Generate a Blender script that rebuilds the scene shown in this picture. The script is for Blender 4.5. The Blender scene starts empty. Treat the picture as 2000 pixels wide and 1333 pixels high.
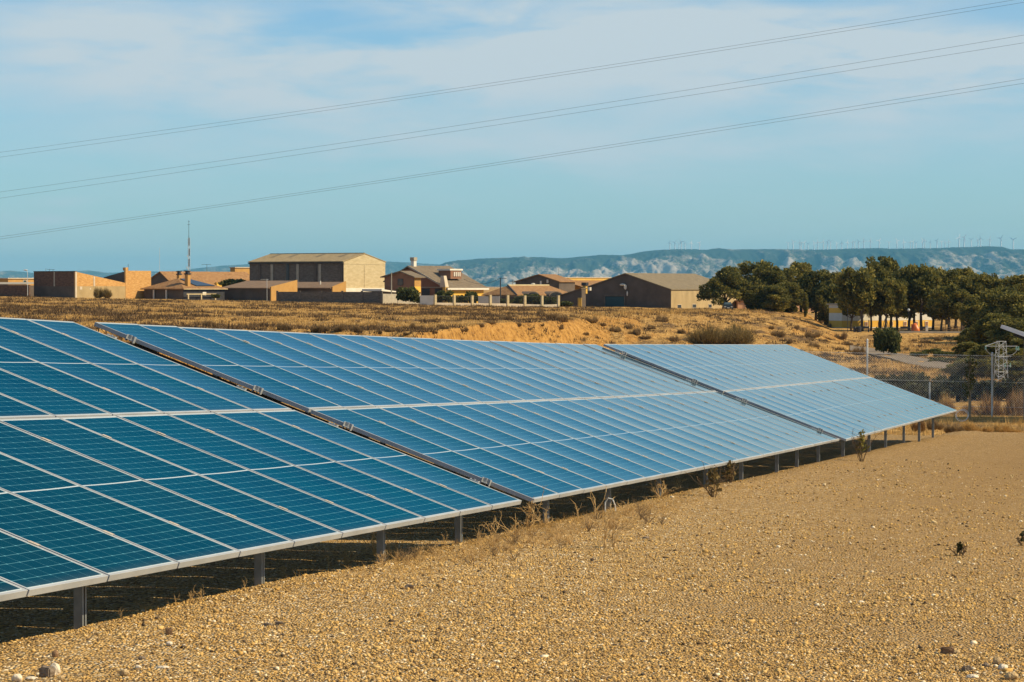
import bpy, bmesh, math, random
import numpy as np
from mathutils import Vector, Matrix

# ------------------------------------------------------------------ camera, sky, sun, exposure
scene = bpy.context.scene
COL = scene.collection
F = 5600.0                                   # focal length in photo pixels (2000 wide)
HORIZON = 560.0
PITCH = math.atan((666.5 - HORIZON) / F)
cam_d = bpy.data.cameras.new("camera")
cam_d.sensor_width = 36.0
cam_d.lens = F / 2000 * 36.0
cam_d.clip_start = 0.5
cam_d.clip_end = 90000
cam = bpy.data.objects.new("camera", cam_d)
COL.objects.link(cam)
cam.location = (0, 0, 0)
cam.rotation_euler = (math.pi / 2 - PITCH, 0, 0)
scene.camera = cam

SUN_AZ = math.radians(99)                    # clockwise from +Y (view direction)
SUN_EL = math.radians(39)
sun_d = bpy.data.lights.new("sun", 'SUN')
sun_d.energy = 4.8
sun_d.angle = math.radians(0.5)
sun_d.color = (1.0, 0.82, 0.53)
sun = bpy.data.objects.new("sun", sun_d)
COL.objects.link(sun)
sdir = Vector((math.sin(SUN_AZ) * math.cos(SUN_EL), math.cos(SUN_AZ) * math.cos(SUN_EL), math.sin(SUN_EL)))
sun.rotation_euler = sdir.to_track_quat('Z', 'Y').to_euler()

scene.view_settings.view_transform = 'Standard'
scene.view_settings.look = 'None'
scene.view_settings.exposure = 0.40
scene.view_settings.gamma = 1.0

world = bpy.data.worlds.new("World")
scene.world = world
world.use_nodes = True


class NT:
    """small node-tree helper"""
    def __init__(self, tree):
        self.t = tree
        self.n = tree.nodes
        self.l = tree.links

    def node(self, typ, **kw):
        n = self.n.new(typ)
        for k, v in kw.items():
            setattr(n, k, v)
        return n

    def put(self, sock, v):
        if isinstance(v, bpy.types.NodeSocket):
            self.l.new(v, sock)
        else:
            sock.default_value = v

    def math(self, op, a, b=0.0, c=0.0, clamp=False):
        n = self.node('ShaderNodeMath', operation=op)
        n.use_clamp = clamp
        self.put(n.inputs[0], a)
        self.put(n.inputs[1], b)
        self.put(n.inputs[2], c)
        return n.outputs[0]

    def mix(self, fac, a, b, mode='MIX'):
        n = self.node('ShaderNodeMix', data_type='RGBA', blend_type=mode)
        n.clamp_factor = True
        self.put(n.inputs[0], fac)
        self.put(n.inputs[6], a if isinstance(a, bpy.types.NodeSocket) else (*a, 1.0))
        self.put(n.inputs[7], b if isinstance(b, bpy.types.NodeSocket) else (*b, 1.0))
        return n.outputs[2]

    def ramp(self, fac, stops, interp='LINEAR'):
        n = self.node('ShaderNodeValToRGB')
        cr = n.color_ramp
        cr.interpolation = interp
        while len(cr.elements) < len(stops):
            cr.elements.new(0.5)
        for e, (p, c) in zip(cr.elements, stops):
            e.position = p
            e.color = (*c, 1.0) if len(c) == 3 else c
        self.put(n.inputs[0], fac)
        return n.outputs[0]

    def smooth(self, x, lo, hi):
        n = self.node('ShaderNodeMapRange', interpolation_type='SMOOTHSTEP')
        self.put(n.inputs[0], x)
        n.inputs[1].default_value = lo
        n.inputs[2].default_value = hi
        n.inputs[3].default_value = 0.0
        n.inputs[4].default_value = 1.0
        return n.outputs[0]

    def noise(self, vec, scale, detail=4.0, rough=0.55, dist=0.0):
        n = self.node('ShaderNodeTexNoise')
        if vec is not None:
            self.l.new(vec, n.inputs['Vector'])
        n.inputs['Scale'].default_value = scale
        n.inputs['Detail'].default_value = detail
        n.inputs['Roughness'].default_value = rough
        n.inputs['Distortion'].default_value = dist
        return n.outputs['Fac']

    def mapping(self, vec, scale=(1, 1, 1), loc=(0, 0, 0), rot=(0, 0, 0)):
        n = self.node('ShaderNodeMapping')
        self.l.new(vec, n.inputs[0])
        n.inputs['Location'].default_value = loc
        n.inputs['Rotation'].default_value = rot
        n.inputs['Scale'].default_value = scale
        return n.outputs[0]


def build_world():
    t = world.node_tree
    t.nodes.clear()
    N = NT(t)
    out = N.node('ShaderNodeOutputWorld')
    bg = N.node('ShaderNodeBackground')
    sky = N.node('ShaderNodeTexSky')
    sky.sky_type = 'NISHITA'
    sky.sun_disc = False
    sky.sun_elevation = SUN_EL
    sky.sun_rotation = SUN_AZ
    sky.altitude = 300
    sky.air_density = 1.0
    sky.dust_density = 0.3
    sky.ozone_density = 3.0
    tinted = N.mix(1.0, sky.outputs[0], (SKY_TINT), 'MULTIPLY')
    tc = N.node('ShaderNodeTexCoord')
    d = tc.outputs['Generated']
    sep = N.node('ShaderNodeSeparateXYZ')
    N.l.new(d, sep.inputs[0])
    x, z = sep.outputs[0], sep.outputs[2]
    v1 = N.mapping(d, (9, 3, 42), (3.1, 0.4, 1.7), (0, math.radians(-9), 0))
    n1 = N.noise(v1, 1.0, 5.0, 0.5, 0.3)
    v2 = N.mapping(d, (22, 5, 95), (1.2, 2.0, 0.3), (0, math.radians(-6), 0))
    n2 = N.noise(v2, 1.0, 5.0, 0.55, 0.4)

    def blob(cx, cz, rx, rz):
        a = N.math('DIVIDE', N.math('SUBTRACT', x, cx), rx)
        b = N.math('DIVIDE', N.math('SUBTRACT', z, cz), rz)
        r = N.math('ADD', N.math('MULTIPLY', a, a), N.math('MULTIPLY', b, b))
        return N.math('POWER', 2.718, N.math('MULTIPLY', r, -1.0))
    env = None
    for (px, py, rx, ry, k) in CLOUDS:
        b = N.math('MULTIPLY', blob((px - 1000) / F, (560 - py) / F, rx / F, ry / F), k)
        env = b if env is None else N.math('ADD', env, b)
    up = N.smooth(z, 0.075, 0.2)
    env = N.math('ADD', env, N.math('MULTIPLY', up, 0.08))
    nn = N.math('ADD', N.math('MULTIPLY', n1, 0.52), N.math('MULTIPLY', n2, 0.48))
    thr = N.smooth(nn, 0.30, 0.62)
    fac = N.math('MULTIPLY', env, thr, clamp=True)
    veil = N.math('ADD', N.math('MULTIPLY', N.smooth(n1, 0.30, 0.72), 0.26), 0.08)
    fac = N.math('ADD', fac, veil, clamp=True)
    cl = N.mix(fac, tinted, CLOUD_COL)
    N.l.new(cl, bg.inputs[0])
    bg.inputs[1].default_value = SKY_STRENGTH
    N.l.new(bg.outputs[0], out.inputs[0])


SKY_STRENGTH = 0.102
SKY_TINT = (0.54, 0.77, 0.93)
CLOUD_COL = (4.2, 4.9, 5.3)
CLOUDS = [(1150, 60, 640, 105, 1.1), (1780, 150, 380, 105, 1.15), (250, 90, 460, 120, 0.75), (720, 180, 460, 110, 0.6),
          (1400, 300, 560, 60, 0.45), (600, 330, 500, 70, 0.25), (135, 396, 60, 10, 0.5), (105, 431, 55, 9, 0.4), (1950, 40, 190, 28, -0.6), (1560, 6, 120, 14, -0.7)]
build_world()

# ------------------------------------------------------------------ helpers
CT, ST = math.cos(PITCH), math.sin(PITCH)


def ray(px, py):
    x, y, z = (px - 1000) / F, (py - 666.5) / F, 1.0
    return np.array([x, z * CT - y * ST, -z * ST - y * CT])


def at(px, py, Y):
    r = ray(px, py)
    return Vector(r * (Y / r[1]))


def zpx(py, Y):
    return at(1000, py, Y).z


_rng0 = np.random.RandomState(7)
_LAT = _rng0.rand(512, 512)


def vnoise(x, y):
    x = np.asarray(x, float)
    y = np.asarray(y, float)
    xi = np.floor(x).astype(int)
    yi = np.floor(y).astype(int)
    fx = x - xi
    fy = y - yi
    fx = fx * fx * (3 - 2 * fx)
    fy = fy * fy * (3 - 2 * fy)
    a = _LAT[xi % 512, yi % 512]
    b = _LAT[(xi + 1) % 512, yi % 512]
    c = _LAT[xi % 512, (yi + 1) % 512]
    d = _LAT[(xi + 1) % 512, (yi + 1) % 512]
    return (a * (1 - fx) + b * fx) * (1 - fy) + (c * (1 - fx) + d * fx) * fy


def fbm(x, y, o=4, g=0.5):
    s = 0
    a = 1.0
    t = 0
    for k in range(o):
        s = s + a * vnoise(np.asarray(x) * 2 ** k + 17.3 * k, np.asarray(y) * 2 ** k + 9.1 * k)
        t += a
        a *= g
    return s / t


def sstep(x, a, b):
    t = np.clip((x - a) / (b - a), 0, 1)
    return t * t * (3 - 2 * t)


def tag(o, label=None, cat=None, group=None, kind=None):
    if label:
        o['label'] = label
    if cat:
        o['category'] = cat
    if group:
        o['group'] = group
    if kind:
        o['kind'] = kind
    return o


def empty(name, loc, label, cat, group=None):
    o = bpy.data.objects.new(name, None)
    o.empty_display_size = 0.1
    COL.objects.link(o)
    o.location = loc
    return tag(o, label, cat, group)


def link(name, me, parent=None, loc=(0, 0, 0)):
    o = bpy.data.objects.new(name, me)
    COL.objects.link(o)
    if parent is not None:
        o.parent = parent
    o.location = loc
    return o


def mesh_np(name, v, f, mat, smooth=False, attr=None):
    """v (N,3), f (M,k) arrays"""
    v = np.asarray(v, np.float32)
    f = np.asarray(f, np.int32)
    me = bpy.data.meshes.new(name)
    me.vertices.add(len(v))
    me.vertices.foreach_set('co', v.ravel())
    k = f.shape[1]
    me.loops.add(f.size)
    me.loops.foreach_set('vertex_index', f.ravel())
    me.polygons.add(len(f))
    me.polygons.foreach_set('loop_start', np.arange(0, f.size, k, dtype=np.int32))
    me.polygons.foreach_set('loop_total', np.full(len(f), k, np.int32))
    if smooth:
        me.polygons.foreach_set('use_smooth', np.ones(len(f), bool))
    me.update(calc_edges=True)
    if attr is not None:
        a = me.attributes.new('rnd', 'FLOAT', 'POINT')
        a.data.foreach_set('value', np.asarray(attr, np.float32))
    me.materials.append(mat)
    return me


class MB:
    """collects simple shapes, then links them as ONE mesh object"""
    def __init__(self):
        self.v = []
        self.f = []

    def add(self, vs, fs):
        n = len(self.v)
        self.v += [tuple(p) for p in vs]
        self.f += [tuple(i + n for i in q) for q in fs]
        return self

    def box(self, o, a, b, c):
        o, a, b, c = Vector(o), Vector(a), Vector(b), Vector(c)
        vs = [o, o + a, o + a + b, o + b, o + c, o + a + c, o + a + b + c, o + b + c]
        fs = [(0, 3, 2, 1), (4, 5, 6, 7), (0, 1, 5, 4), (1, 2, 6, 5), (2, 3, 7, 6), (3, 0, 4, 7)]
        return self.add(vs, fs)

    def cbox(self, c, sx, sy, sz, rz=0.0):
        """box centred in xy on c with its foot at c.z"""
        ca, sa = math.cos(rz), math.sin(rz)
        a = Vector((ca * sx, sa * sx, 0))
        b = Vector((-sa * sy, ca * sy, 0))
        return self.box(Vector(c) - a / 2 - b / 2, a, b, (0, 0, sz))

    def prism(self, poly, ext):
        """polygon (list of points) extruded by ext"""
        n = len(poly)
        ext = Vector(ext)
        vs = [Vector(p) for p in poly] + [Vector(p) + ext for p in poly]
        fs = [tuple(range(n))[::-1], tuple(range(n, 2 * n))]
        fs += [(i, (i + 1) % n, (i + 1) % n + n, i + n) for i in range(n)]
        return self.add(vs, fs)

    def tube(self, p0, p1, r0, r1=None, n=6):
        p0, p1 = Vector(p0), Vector(p1)
        r1 = r0 if r1 is None else r1
        d = p1 - p0
        if d.length < 1e-9:
            return self
        d.normalize()
        u = d.orthogonal().normalized()
        w = d.cross(u)
        vs = []
        for p, r in ((p0, r0), (p1, r1)):
            for k in range(n):
                t = 2 * math.pi * k / n
                vs.append(p + u * math.cos(t) * r + w * math.sin(t) * r)
        fs = [(k, (k + 1) % n, (k + 1) % n + n, k + n) for k in range(n)]
        fs += [tuple(range(n))[::-1], tuple(range(n, 2 * n))]
        return self.add(vs, fs)

    def path(self, pts, rs, n=5):
        """one tapering tube through the points"""
        pts = [Vector(p) for p in pts]
        m = len(pts)
        base = len(self.v)
        u = None
        for i, p in enumerate(pts):
            d = (pts[min(i + 1, m - 1)] - pts[max(i - 1, 0)]).normalized()
            u = d.orthogonal().normalized() if u is None else (u - d * u.dot(d)).normalized()
            w = d.cross(u)
            for k in range(n):
                t = 2 * math.pi * k / n
                self.v.append(tuple(p + u * math.cos(t) * rs[i] + w * math.sin(t) * rs[i]))
        for i in range(m - 1):
            for k in range(n):
                a = base + i * n + k
                b = base + i * n + (k + 1) % n
                self.f.append((a, b, b + n, a + n))
        self.f.append(tuple(range(base, base + n))[::-1])
        self.f.append(tuple(range(base + (m - 1) * n, base + m * n)))
        return self

    def sphere(self, c, rx, ry=None, rz=None, n=10, m=7):
        ry = rx if ry is None else ry
        rz = rx if rz is None else rz
        c = Vector(c)
        base = len(self.v)
        for i in range(1, m):
            th = math.pi * i / m
            for k in range(n):
                t = 2 * math.pi * k / n
                self.v.append((c.x + rx * math.sin(th) * math.cos(t), c.y + ry * math.sin(th) * math.sin(t), c.z + rz * math.cos(th)))
        top = len(self.v)
        self.v.append((c.x, c.y, c.z + rz))
        self.v.append((c.x, c.y, c.z - rz))
        for i in range(m - 2):
            for k in range(n):
                a = base + i * n + k
                b = base + i * n + (k + 1) % n
                self.f.append((a, a + n, b + n, b))
        for k in range(n):
            self.f.append((top, base + k, base + (k + 1) % n))
            e = base + (m - 2) * n
            self.f.append((top + 1, e + (k + 1) % n, e + k))
        return self

    def mesh(self, name, mat, origin=(0, 0, 0), smooth=False, recalc=True):
        me = bpy.data.meshes.new(name)
        o = Vector(origin)
        me.from_pydata([Vector(p) - o for p in self.v], [], self.f)
        if recalc:
            bm = bmesh.new()
            bm.from_mesh(me)
            bmesh.ops.recalc_face_normals(bm, faces=bm.faces)
            bm.to_mesh(me)
            bm.free()
        if smooth:
            me.polygons.foreach_set('use_smooth', [True] * len(me.polygons))
        me.materials.append(mat)
        return me

    def build(self, name, mat, parent=None, origin=None, smooth=False, label=None):
        """world-space shapes; a child is stored relative to its thing's base"""
        if origin is None:
            origin = parent_world(parent) if parent is not None else (0, 0, 0)
        o = link(name, self.mesh(name, mat, origin, smooth), parent)
        if parent is None:
            o.location = origin
        if label:
            o['label'] = label
        return o


def parent_world(p):
    t = Vector((0, 0, 0))
    while p is not None:
        t = t + Vector(p.location)
        p = p.parent
    return t


# ------------------------------------------------------------------ materials
def material(name, stops, rough=0.85, scale=1.0, detail=4.0, bump=0.0, bscale=None, metallic=0.0, spec=0.3, stretch=(1, 1, 1), coords='pos'):
    """noise-varied principled material; stops = list of (pos, rgb)"""
    m = bpy.data.materials.new(name)
    m.use_nodes = True
    N = NT(m.node_tree)
    p = N.n['Principled BSDF']
    p.inputs['Roughness'].default_value = rough
    p.inputs['Metallic'].default_value = metallic
    p.inputs['Specular IOR Level'].default_value = spec
    if coords == 'pos':
        vec = N.node('ShaderNodeNewGeometry').outputs['Position']
    else:
        vec = N.node('ShaderNodeTexCoord').outputs['Object']
    vec = N.mapping(vec, stretch)
    nz = N.noise(vec, scale, detail, 0.6)
    if len(stops) == 1:
        c = stops[0][1] if len(stops[0]) == 2 else stops[0]
        stops = [(0.3, tuple(k * 0.82 for k in c)), (0.7, tuple(min(1, k * 1.12) for k in c))]
    N.l.new(N.ramp(nz, stops), p.inputs['Base Color'])
    if bump:
        b = N.node('ShaderNodeBump')
        b.inputs['Strength'].default_value = bump
        b.inputs['Distance'].default_value = 0.05
        N.l.new(N.noise(vec, bscale or scale * 4, 4.0), b.inputs['Height'])
        N.l.new(b.outputs[0], p.inputs['Normal'])
    return m


def attr_material(name, stops, rough=0.9, spec=0.1, trans=0.0):
    """colour picked per clump / stone by the 'rnd' attribute"""
    m = bpy.data.materials.new(name)
    m.use_nodes = True
    N = NT(m.node_tree)
    p = N.n['Principled BSDF']
    p.inputs['Roughness'].default_value = rough
    p.inputs['Specular IOR Level'].default_value = spec
    a = N.node('ShaderNodeAttribute', attribute_name='rnd')
    N.l.new(N.ramp(a.outputs['Fac'], stops), p.inputs['Base Color'])
    if trans:
        tr = N.node('ShaderNodeBsdfTranslucent')
        N.l.new(N.ramp(a.outputs['Fac'], stops), tr.inputs[0])
        mx = N.node('ShaderNodeMixShader')
        mx.inputs[0].default_value = trans
        N.l.new(p.outputs[0], mx.inputs[1])
        N.l.new(tr.outputs[0], mx.inputs[2])
        N.l.new(mx.outputs[0], N.n['Material Output'].inputs[0])
    return m

# ------------------------------------------------------------------ ground: heights
def gravel_z(X, Y):
    X = np.asarray(X, float)
    Y = np.asarray(Y, float)
    z = -1.30 - 0.0325 * (X * 0.227 + Y * 0.974)
    e = X * 0.974 - Y * 0.227 + 5.28          # metres in front of the tables' lower edge
    z = z - 0.10 * (1 - sstep(e, -0.75, -0.05)) + 0.035 * np.exp(-((e - 0.15) / 0.35) ** 2)
    z = z + 0.05 * (fbm(X * 0.5, Y * 0.35, 3) - 0.5) + 0.025 * (fbm(X * 2.1, Y * 1.7, 3) - 0.5)
    return z


_low_y = [40, 70, 76, 98, 130, 170, 220, 260, 330, 400, 425, 440, 560, 640, 2000, 60000]
_low_z = [-2.9, -3.85, -4.15, -4.45, -5.2, -6.2, -7.4, -8.0, -8.3, -8.3, -8.15, -7.35, -7.4, -8.2, -10, -10]
_ed_x = [-400, -100, -30, -7, -2, 5.4, 16.8, 27, 32, 38, 43, 50, 56, 60, 63, 66]
_ed_y = [156, 176, 202, 218, 268, 306, 400, 445, 468, 490, 505, 532, 560, 600, 680, 5000]      # crest of the bank
_toe_y = [142, 162, 188, 204, 254, 288, 290, 276, 280, 306, 345, 430, 500, 545, 630, 4950]     # foot of the bank


def terrain_z(X, Y):
    X = np.asarray(X, float)
    Y = np.asarray(Y, float)
    low = np.interp(Y, _low_y, _low_z)
    low = low + 0.5 * (fbm(X * 0.05 + 3, Y * 0.03, 3) - 0.5) * sstep(Y, 90, 140)
    plat = -3.55 - 0.0185 * np.clip(X, -140, 62)
    plat = plat - 0.3 * sstep(Y, 580, 900)
    nz = 24 * (fbm(X * 0.11, Y * 0.012 + 7, 4) - 0.5)
    ye = np.interp(X, _ed_x, _ed_y) + nz
    yt = np.interp(X, _ed_x, _toe_y) + nz
    m = np.clip((Y - yt) / (ye - yt), 0, 1)
    m = 0.5 * m + 0.5 * m * m * (3 - 2 * m)
    gul = (fbm(X * 0.30, Y * 0.10, 4) - 0.5) * 4 * m * (1 - m)
    z = low + (plat - low) * np.clip(m + 0.42 * gul, -0.05, 1.03)
    z = z + 0.34 * (fbm(X * 0.35, Y * 0.16, 4) - 0.5) * sstep(Y, 90, 150) * (1 - 0.6 * sstep(Y, 700, 1500))
    return z


def ground_z(x, y):
    e = 72.5 + 0.25 * math.sin(x * 0.9)
    return float(gravel_z(x, y)) if y < e else float(terrain_z(x, y))


def ground_at(px, py, y0=8.0, y1=900.0):
    """where the line of sight through a photo pixel first meets the ground"""
    r = ray(px, py)
    prev = y0
    Y = y0
    while Y < y1:
        k = Y / r[1]
        if r[2] * k < ground_z(r[0] * k, Y):
            a, b = prev, Y
            for _ in range(24):
                m = (a + b) / 2
                k = m / r[1]
                if r[2] * k < ground_z(r[0] * k, m):
                    b = m
                else:
                    a = m
            k = b / r[1]
            return Vector((r[0] * k, b, ground_z(r[0] * k, b)))
        prev = Y
        Y *= 1.006
    k = y1 / r[1]
    return Vector((r[0] * k, y1, ground_z(r[0] * k, y1)))


def grid_mesh(name, X, Y, Z, mat):
    ny, nx = X.shape
    v = np.stack([X, Y, Z], -1).reshape(-1, 3)
    i = np.arange(ny * nx).reshape(ny, nx)
    f = np.stack([i[:-1, :-1], i[:-1, 1:], i[1:, 1:], i[1:, :-1]], -1).reshape(-1, 4)
    return mesh_np(name, v, f, mat, smooth=True)


# ------------------------------------------------------------------ ground: materials
def mat_gravel():
    m = bpy.data.materials.new('gravel')
    m.use_nodes = True
    N = NT(m.node_tree)
    p = N.n['Principled BSDF']
    p.inputs['Roughness'].default_value = 0.95
    p.inputs['Specular IOR Level'].default_value = 0.1
    pos = N.node('ShaderNodeNewGeometry').outputs['Position']
    big = N.noise(pos, 0.35, 4.0)
    fine = N.noise(pos, 30.0, 5.0, 0.7)
    base = N.ramp(big, [(0.3, (0.43, 0.255, 0.080)), (0.7, (0.54, 0.34, 0.12))])
    vo = N.node('ShaderNodeTexVoronoi')
    vo.inputs['Scale'].default_value = 1.0
    N.l.new(N.mapping(pos, (62, 34, 50)), vo.inputs['Vector'])
    vc = N.node('ShaderNodeSeparateColor')
    N.l.new(vo.outputs['Color'], vc.inputs[0])
    peb = N.ramp(vc.outputs[0], [(0.0, (0.07, 0.05, 0.035)), (0.16, (0.20, 0.125, 0.055)), (0.34, (0.44, 0.27, 0.092)), (0.72, (0.56, 0.36, 0.135)), (0.90, (0.72, 0.55, 0.30)), (1.0, (0.80, 0.70, 0.52))])  # pebble tones; the darkest also paint small shadows between grains
    c = N.mix(0.85, base, peb)
    c = N.mix(N.smooth(fine, 0.62, 0.78), c, (0.14, 0.09, 0.055))
    # gravel tone drops away from the tables and further along the plot
    sep = N.node('ShaderNodeSeparateXYZ')
    N.l.new(pos, sep.inputs[0])
    lane = N.math('SUBTRACT', N.math('MULTIPLY', sep.outputs[0], 0.974), N.math('MULTIPLY', sep.outputs[1], 0.227))
    lane = N.math('ADD', lane, N.math('MULTIPLY', big, 2.0))
    mid = N.noise(pos, 11.0, 4.0, 0.65)
    c = N.mix(N.math('MULTIPLY', N.smooth(mid, 0.52, 0.66), 0.55), c, (0.19, 0.118, 0.055))
    c = N.mix(N.math('MULTIPLY', N.smooth(lane, -3.4, -1.2), 0.55), c, (0.34, 0.21, 0.082))
    c = N.mix(N.math('MULTIPLY', N.smooth(N.math('ADD', sep.outputs[1], N.math('MULTIPLY', big, 14.0)), 26.0, 52.0), 0.55), c, (0.31, 0.19, 0.075))
    N.l.new(c, p.inputs['Base Color'])
    b = N.node('ShaderNodeBump')
    b.inputs['Strength'].default_value = 0.9
    b.inputs['Distance'].default_value = 0.03
    h = N.math('ADD', N.math('MULTIPLY', vo.outputs['Distance'], -1.0), N.math('ADD', N.math('MULTIPLY', fine, 0.7), N.math('MULTIPLY', mid, -0.5)))
    N.l.new(h, b.inputs['Height'])
    N.l.new(b.outputs[0], p.inputs['Normal'])
    return m


def mat_terrain():
    m = bpy.data.materials.new('dry_field')
    m.use_nodes = True
    N = NT(m.node_tree)
    p = N.n['Principled BSDF']
    p.inputs['Roughness'].default_value = 1.0
    p.inputs['Specular IOR Level'].default_value = 0.05
    geo = N.node('ShaderNodeNewGeometry')
    pos = geo.outputs['Position']
    patch = N.noise(N.mapping(pos, (0.16, 0.07, 0.5)), 1.0, 6.0, 0.62)
    fine = N.noise(N.mapping(pos, (1.6, 0.7, 1.6)), 1.0, 6.0, 0.7)
    straw = N.ramp(fine, [(0.30, (0.13, 0.080, 0.035)), (0.48, (0.42, 0.245, 0.078)), (0.62, (0.54, 0.335, 0.12))])
    scrub = N.ramp(fine, [(0.35, (0.075, 0.050, 0.032)), (0.65, (0.22, 0.135, 0.062))])
    c = N.mix(N.smooth(patch, 0.50, 0.62), straw, scrub)
    sep = N.node('ShaderNodeSeparateXYZ')
    N.l.new(geo.outputs['Normal'], sep.inputs[0])
    steep = N.math('SUBTRACT', 1.0, N.smooth(sep.outputs[2], 0.93, 0.993))
    clay = N.ramp(fine, [(0.32, (0.13, 0.066, 0.022)), (0.47, (0.36, 0.185, 0.048)), (0.7, (0.50, 0.28, 0.082))])
    c = N.mix(N.math('MULTIPLY', steep, 0.9), c, clay)
    N.l.new(c, p.inputs['Base Color'])
    b = N.node('ShaderNodeBump')
    b.inputs['Strength'].default_value = 0.8
    b.inputs['Distance'].default_value = 0.5
    N.l.new(fine, b.inputs['Height'])
    N.l.new(b.outputs[0], p.inputs['Normal'])
    return m


M_GRAVEL = mat_gravel()
M_TERRAIN = mat_terrain()


def build_ground():
    # gravel plot, with a finer net where the camera looks
    def axis(parts):
        out = []
        for a, b, st in parts:
            out.append(np.arange(a, b, st))
        out.append(np.array([parts[-1][1]]))
        return np.concatenate(out)
    xs = axis([(-60, -8, 2.0), (-8, -4, 0.25), (-4, 13.5, 0.05), (13.5, 60, 1.5)])
    ys = axis([(-60, 8, 2.0), (8, 30, 0.07), (30, 72.5, 0.14)])
    X, Y = np.meshgrid(xs, ys)
    Z = gravel_z(X, Y)
    Z = Z + 0.014 * (fbm(X * 9.0, Y * 9.0, 3) - 0.5) * (Y > 5) + 0.035 * (fbm(X * 7.0, Y * 3.2, 3) - 0.5) * sstep(Y, 22, 40)
    Y = Y + 0.25 * np.sin(X * 0.9) * (Y > 72.2)
    o = link('gravel_ground', grid_mesh('gravel_ground', X, Y, Z, M_GRAVEL))
    tag(o, kind='structure')
    # field, bank and valley as one sheet to the horizon
    ys = np.concatenate([np.geomspace(60, 1200, 560), np.geomspace(1230, 45000, 50)])
    t = np.linspace(-1, 1, 760)
    s = 0.5 * t + 0.5 * t ** 3
    X = s[None, :] * (50 + 0.42 * ys[:, None])
    Y = np.repeat(ys[:, None], len(t), 1)
    Z = terrain_z(X, Y)
    Z = np.where(Y < 72.6, np.minimum(Z, gravel_z(X, Y) - 0.35), Z)
    o = link('terrain', grid_mesh('terrain', X, Y, Z, M_TERRAIN))
    tag(o, kind='structure')


build_ground()


# ------------------------------------------------------------------ road in the valley
def build_road():
    m = material('asphalt', [(0.3, (0.16, 0.125, 0.085)), (0.7, (0.24, 0.185, 0.125))], scale=0.8, rough=0.9)
    far = [(1660, 676), (1700, 681), (1754, 692), (1790, 699), (1825, 706), (1861, 713), (1900, 722)]
    near = [(1660, 686), (1700, 694), (1740, 702), (1772, 712), (1812, 720), (1861, 723.5), (1900, 731)]
    v, f = [], []
    n = 9
    for a, b in zip(far, near):
        A = ground_at(*a)
        B = ground_at(*b)
        for k in range(n):
            p = A.lerp(B, k / (n - 1))
            v.append((p.x, p.y, ground_z(p.x, p.y) + 0.10))
    for i in range(len(far) - 1):
        for k in range(n - 1):
            f.append((i * n + k, i * n + k + 1, (i + 1) * n + k + 1, (i + 1) * n + k))
    o = link('road', mesh_np('road', v, f, m, smooth=True))
    tag(o, kind='structure')


build_road()


# ------------------------------------------------------------------ mountains far away
def mat_mountain(name, dark, pale, amount):
    m = bpy.data.materials.new(name)
    m.use_nodes = True
    N = NT(m.node_tree)
    p = N.n['Principled BSDF']
    p.inputs['Roughness'].default_value = 1.0
    p.inputs['Specular IOR Level'].default_value = 0.0
    pos = N.node('ShaderNodeNewGeometry').outputs['Position']
    sep = N.node('ShaderNodeSeparateXYZ')
    N.l.new(pos, sep.inputs[0])
    v = N.mapping(pos, (0.006, 0.002, 0.014), (0, 0, 0), (0, 0.45, 0))
    a = N.noise(v, 1.0, 7.0, 0.62, 0.5)
    v2 = N.mapping(pos, (0.060, 0.014, 0.07), (5, 1, 2), (0, 0.6, 0))
    b = N.noise(v2, 1.0, 8.0, 0.78, 0.6)
    at_ = N.node('ShaderNodeAttribute', attribute_name='rnd')
    k = N.math('ADD', N.math('MULTIPLY', a, 0.42), N.math('MULTIPLY', b, 0.65))
    k = N.math('ADD', k, N.math('MULTIPLY', at_.outputs['Fac'], amount))
    c = N.mix(N.smooth(k, 0.51, 0.69), dark, pale)
    N.l.new(c, p.inputs['Base Color'])
    return m


def ridge(name, prof, Yf, Yc, Yb, mat, rough, seed, base=-10.0):
    px = np.arange(-900, 2901, 2.5)
    ys = np.concatenate([np.linspace(Yf, Yc, 110), np.linspace(Yc, Yb, 14)[1:]])
    crest_py = np.interp(px, [q[0] for q in prof], [q[1] for q in prof])
    crest_py = crest_py + 1.6 * (fbm(px * 0.05 + seed, px * 0 + 2.0, 4) - 0.5)
    zc = (HORIZON - crest_py) / F * Yc
    X = (px[None, :] - 1000) / F * Yc * (0.6 + 0.4 * ys[:, None] / Yc)
    Y = np.repeat(ys[:, None], len(px), 1)
    t = np.clip((ys - Yf) / (Yc - Yf), 0, 1)[:, None]
    prof_t = 0.42 * t ** 0.9 + 0.58 * sstep(t, 0.35, 1.0) ** 1.3
    g = fbm(X / 250 + seed + 0.25 * fbm(X / 700, Y / 900, 3), Y / 1500 + 3, 5)
    rid = 1 - np.abs(2 * g - 1)
    g2 = fbm(X / 80 + seed * 2, Y / 500, 4)
    er = (rid - 0.72) * 1.2 + (g2 - 0.5) * 0.9 + (fbm(X / 34, Y / 240, 3) - 0.5) * 0.35
    Z = base + (zc[None, :] - base) * prof_t + rough * er * np.clip(t * 4, 0, 1) * np.clip((1 - t) * 3.2, 0, 1)
    back = (ys > Yc)[:, None]
    Z = np.where(back, zc[None, :] - 8 - (Y - Yc) * 0.01, Z)
    Z[0, :] = base - 15
    me = grid_mesh(name, X, Y, Z, mat)
    a = me.attributes.new('rnd', 'FLOAT', 'POINT')
    g3 = fbm(X / 480 + 31 + seed, Y / 1300, 5)
    val = (sstep(t, 0.02, 0.25) * (1 - sstep(t, 0.35, 0.92)) - 0.5) * 0.55 + (rid - 0.78) * 1.0 + (g3 - 0.5) * 1.3
    a.data.foreach_set('value', val.astype(np.float32).ravel())
    o = link(name, me)
    tag(o, kind='structure')


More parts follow.
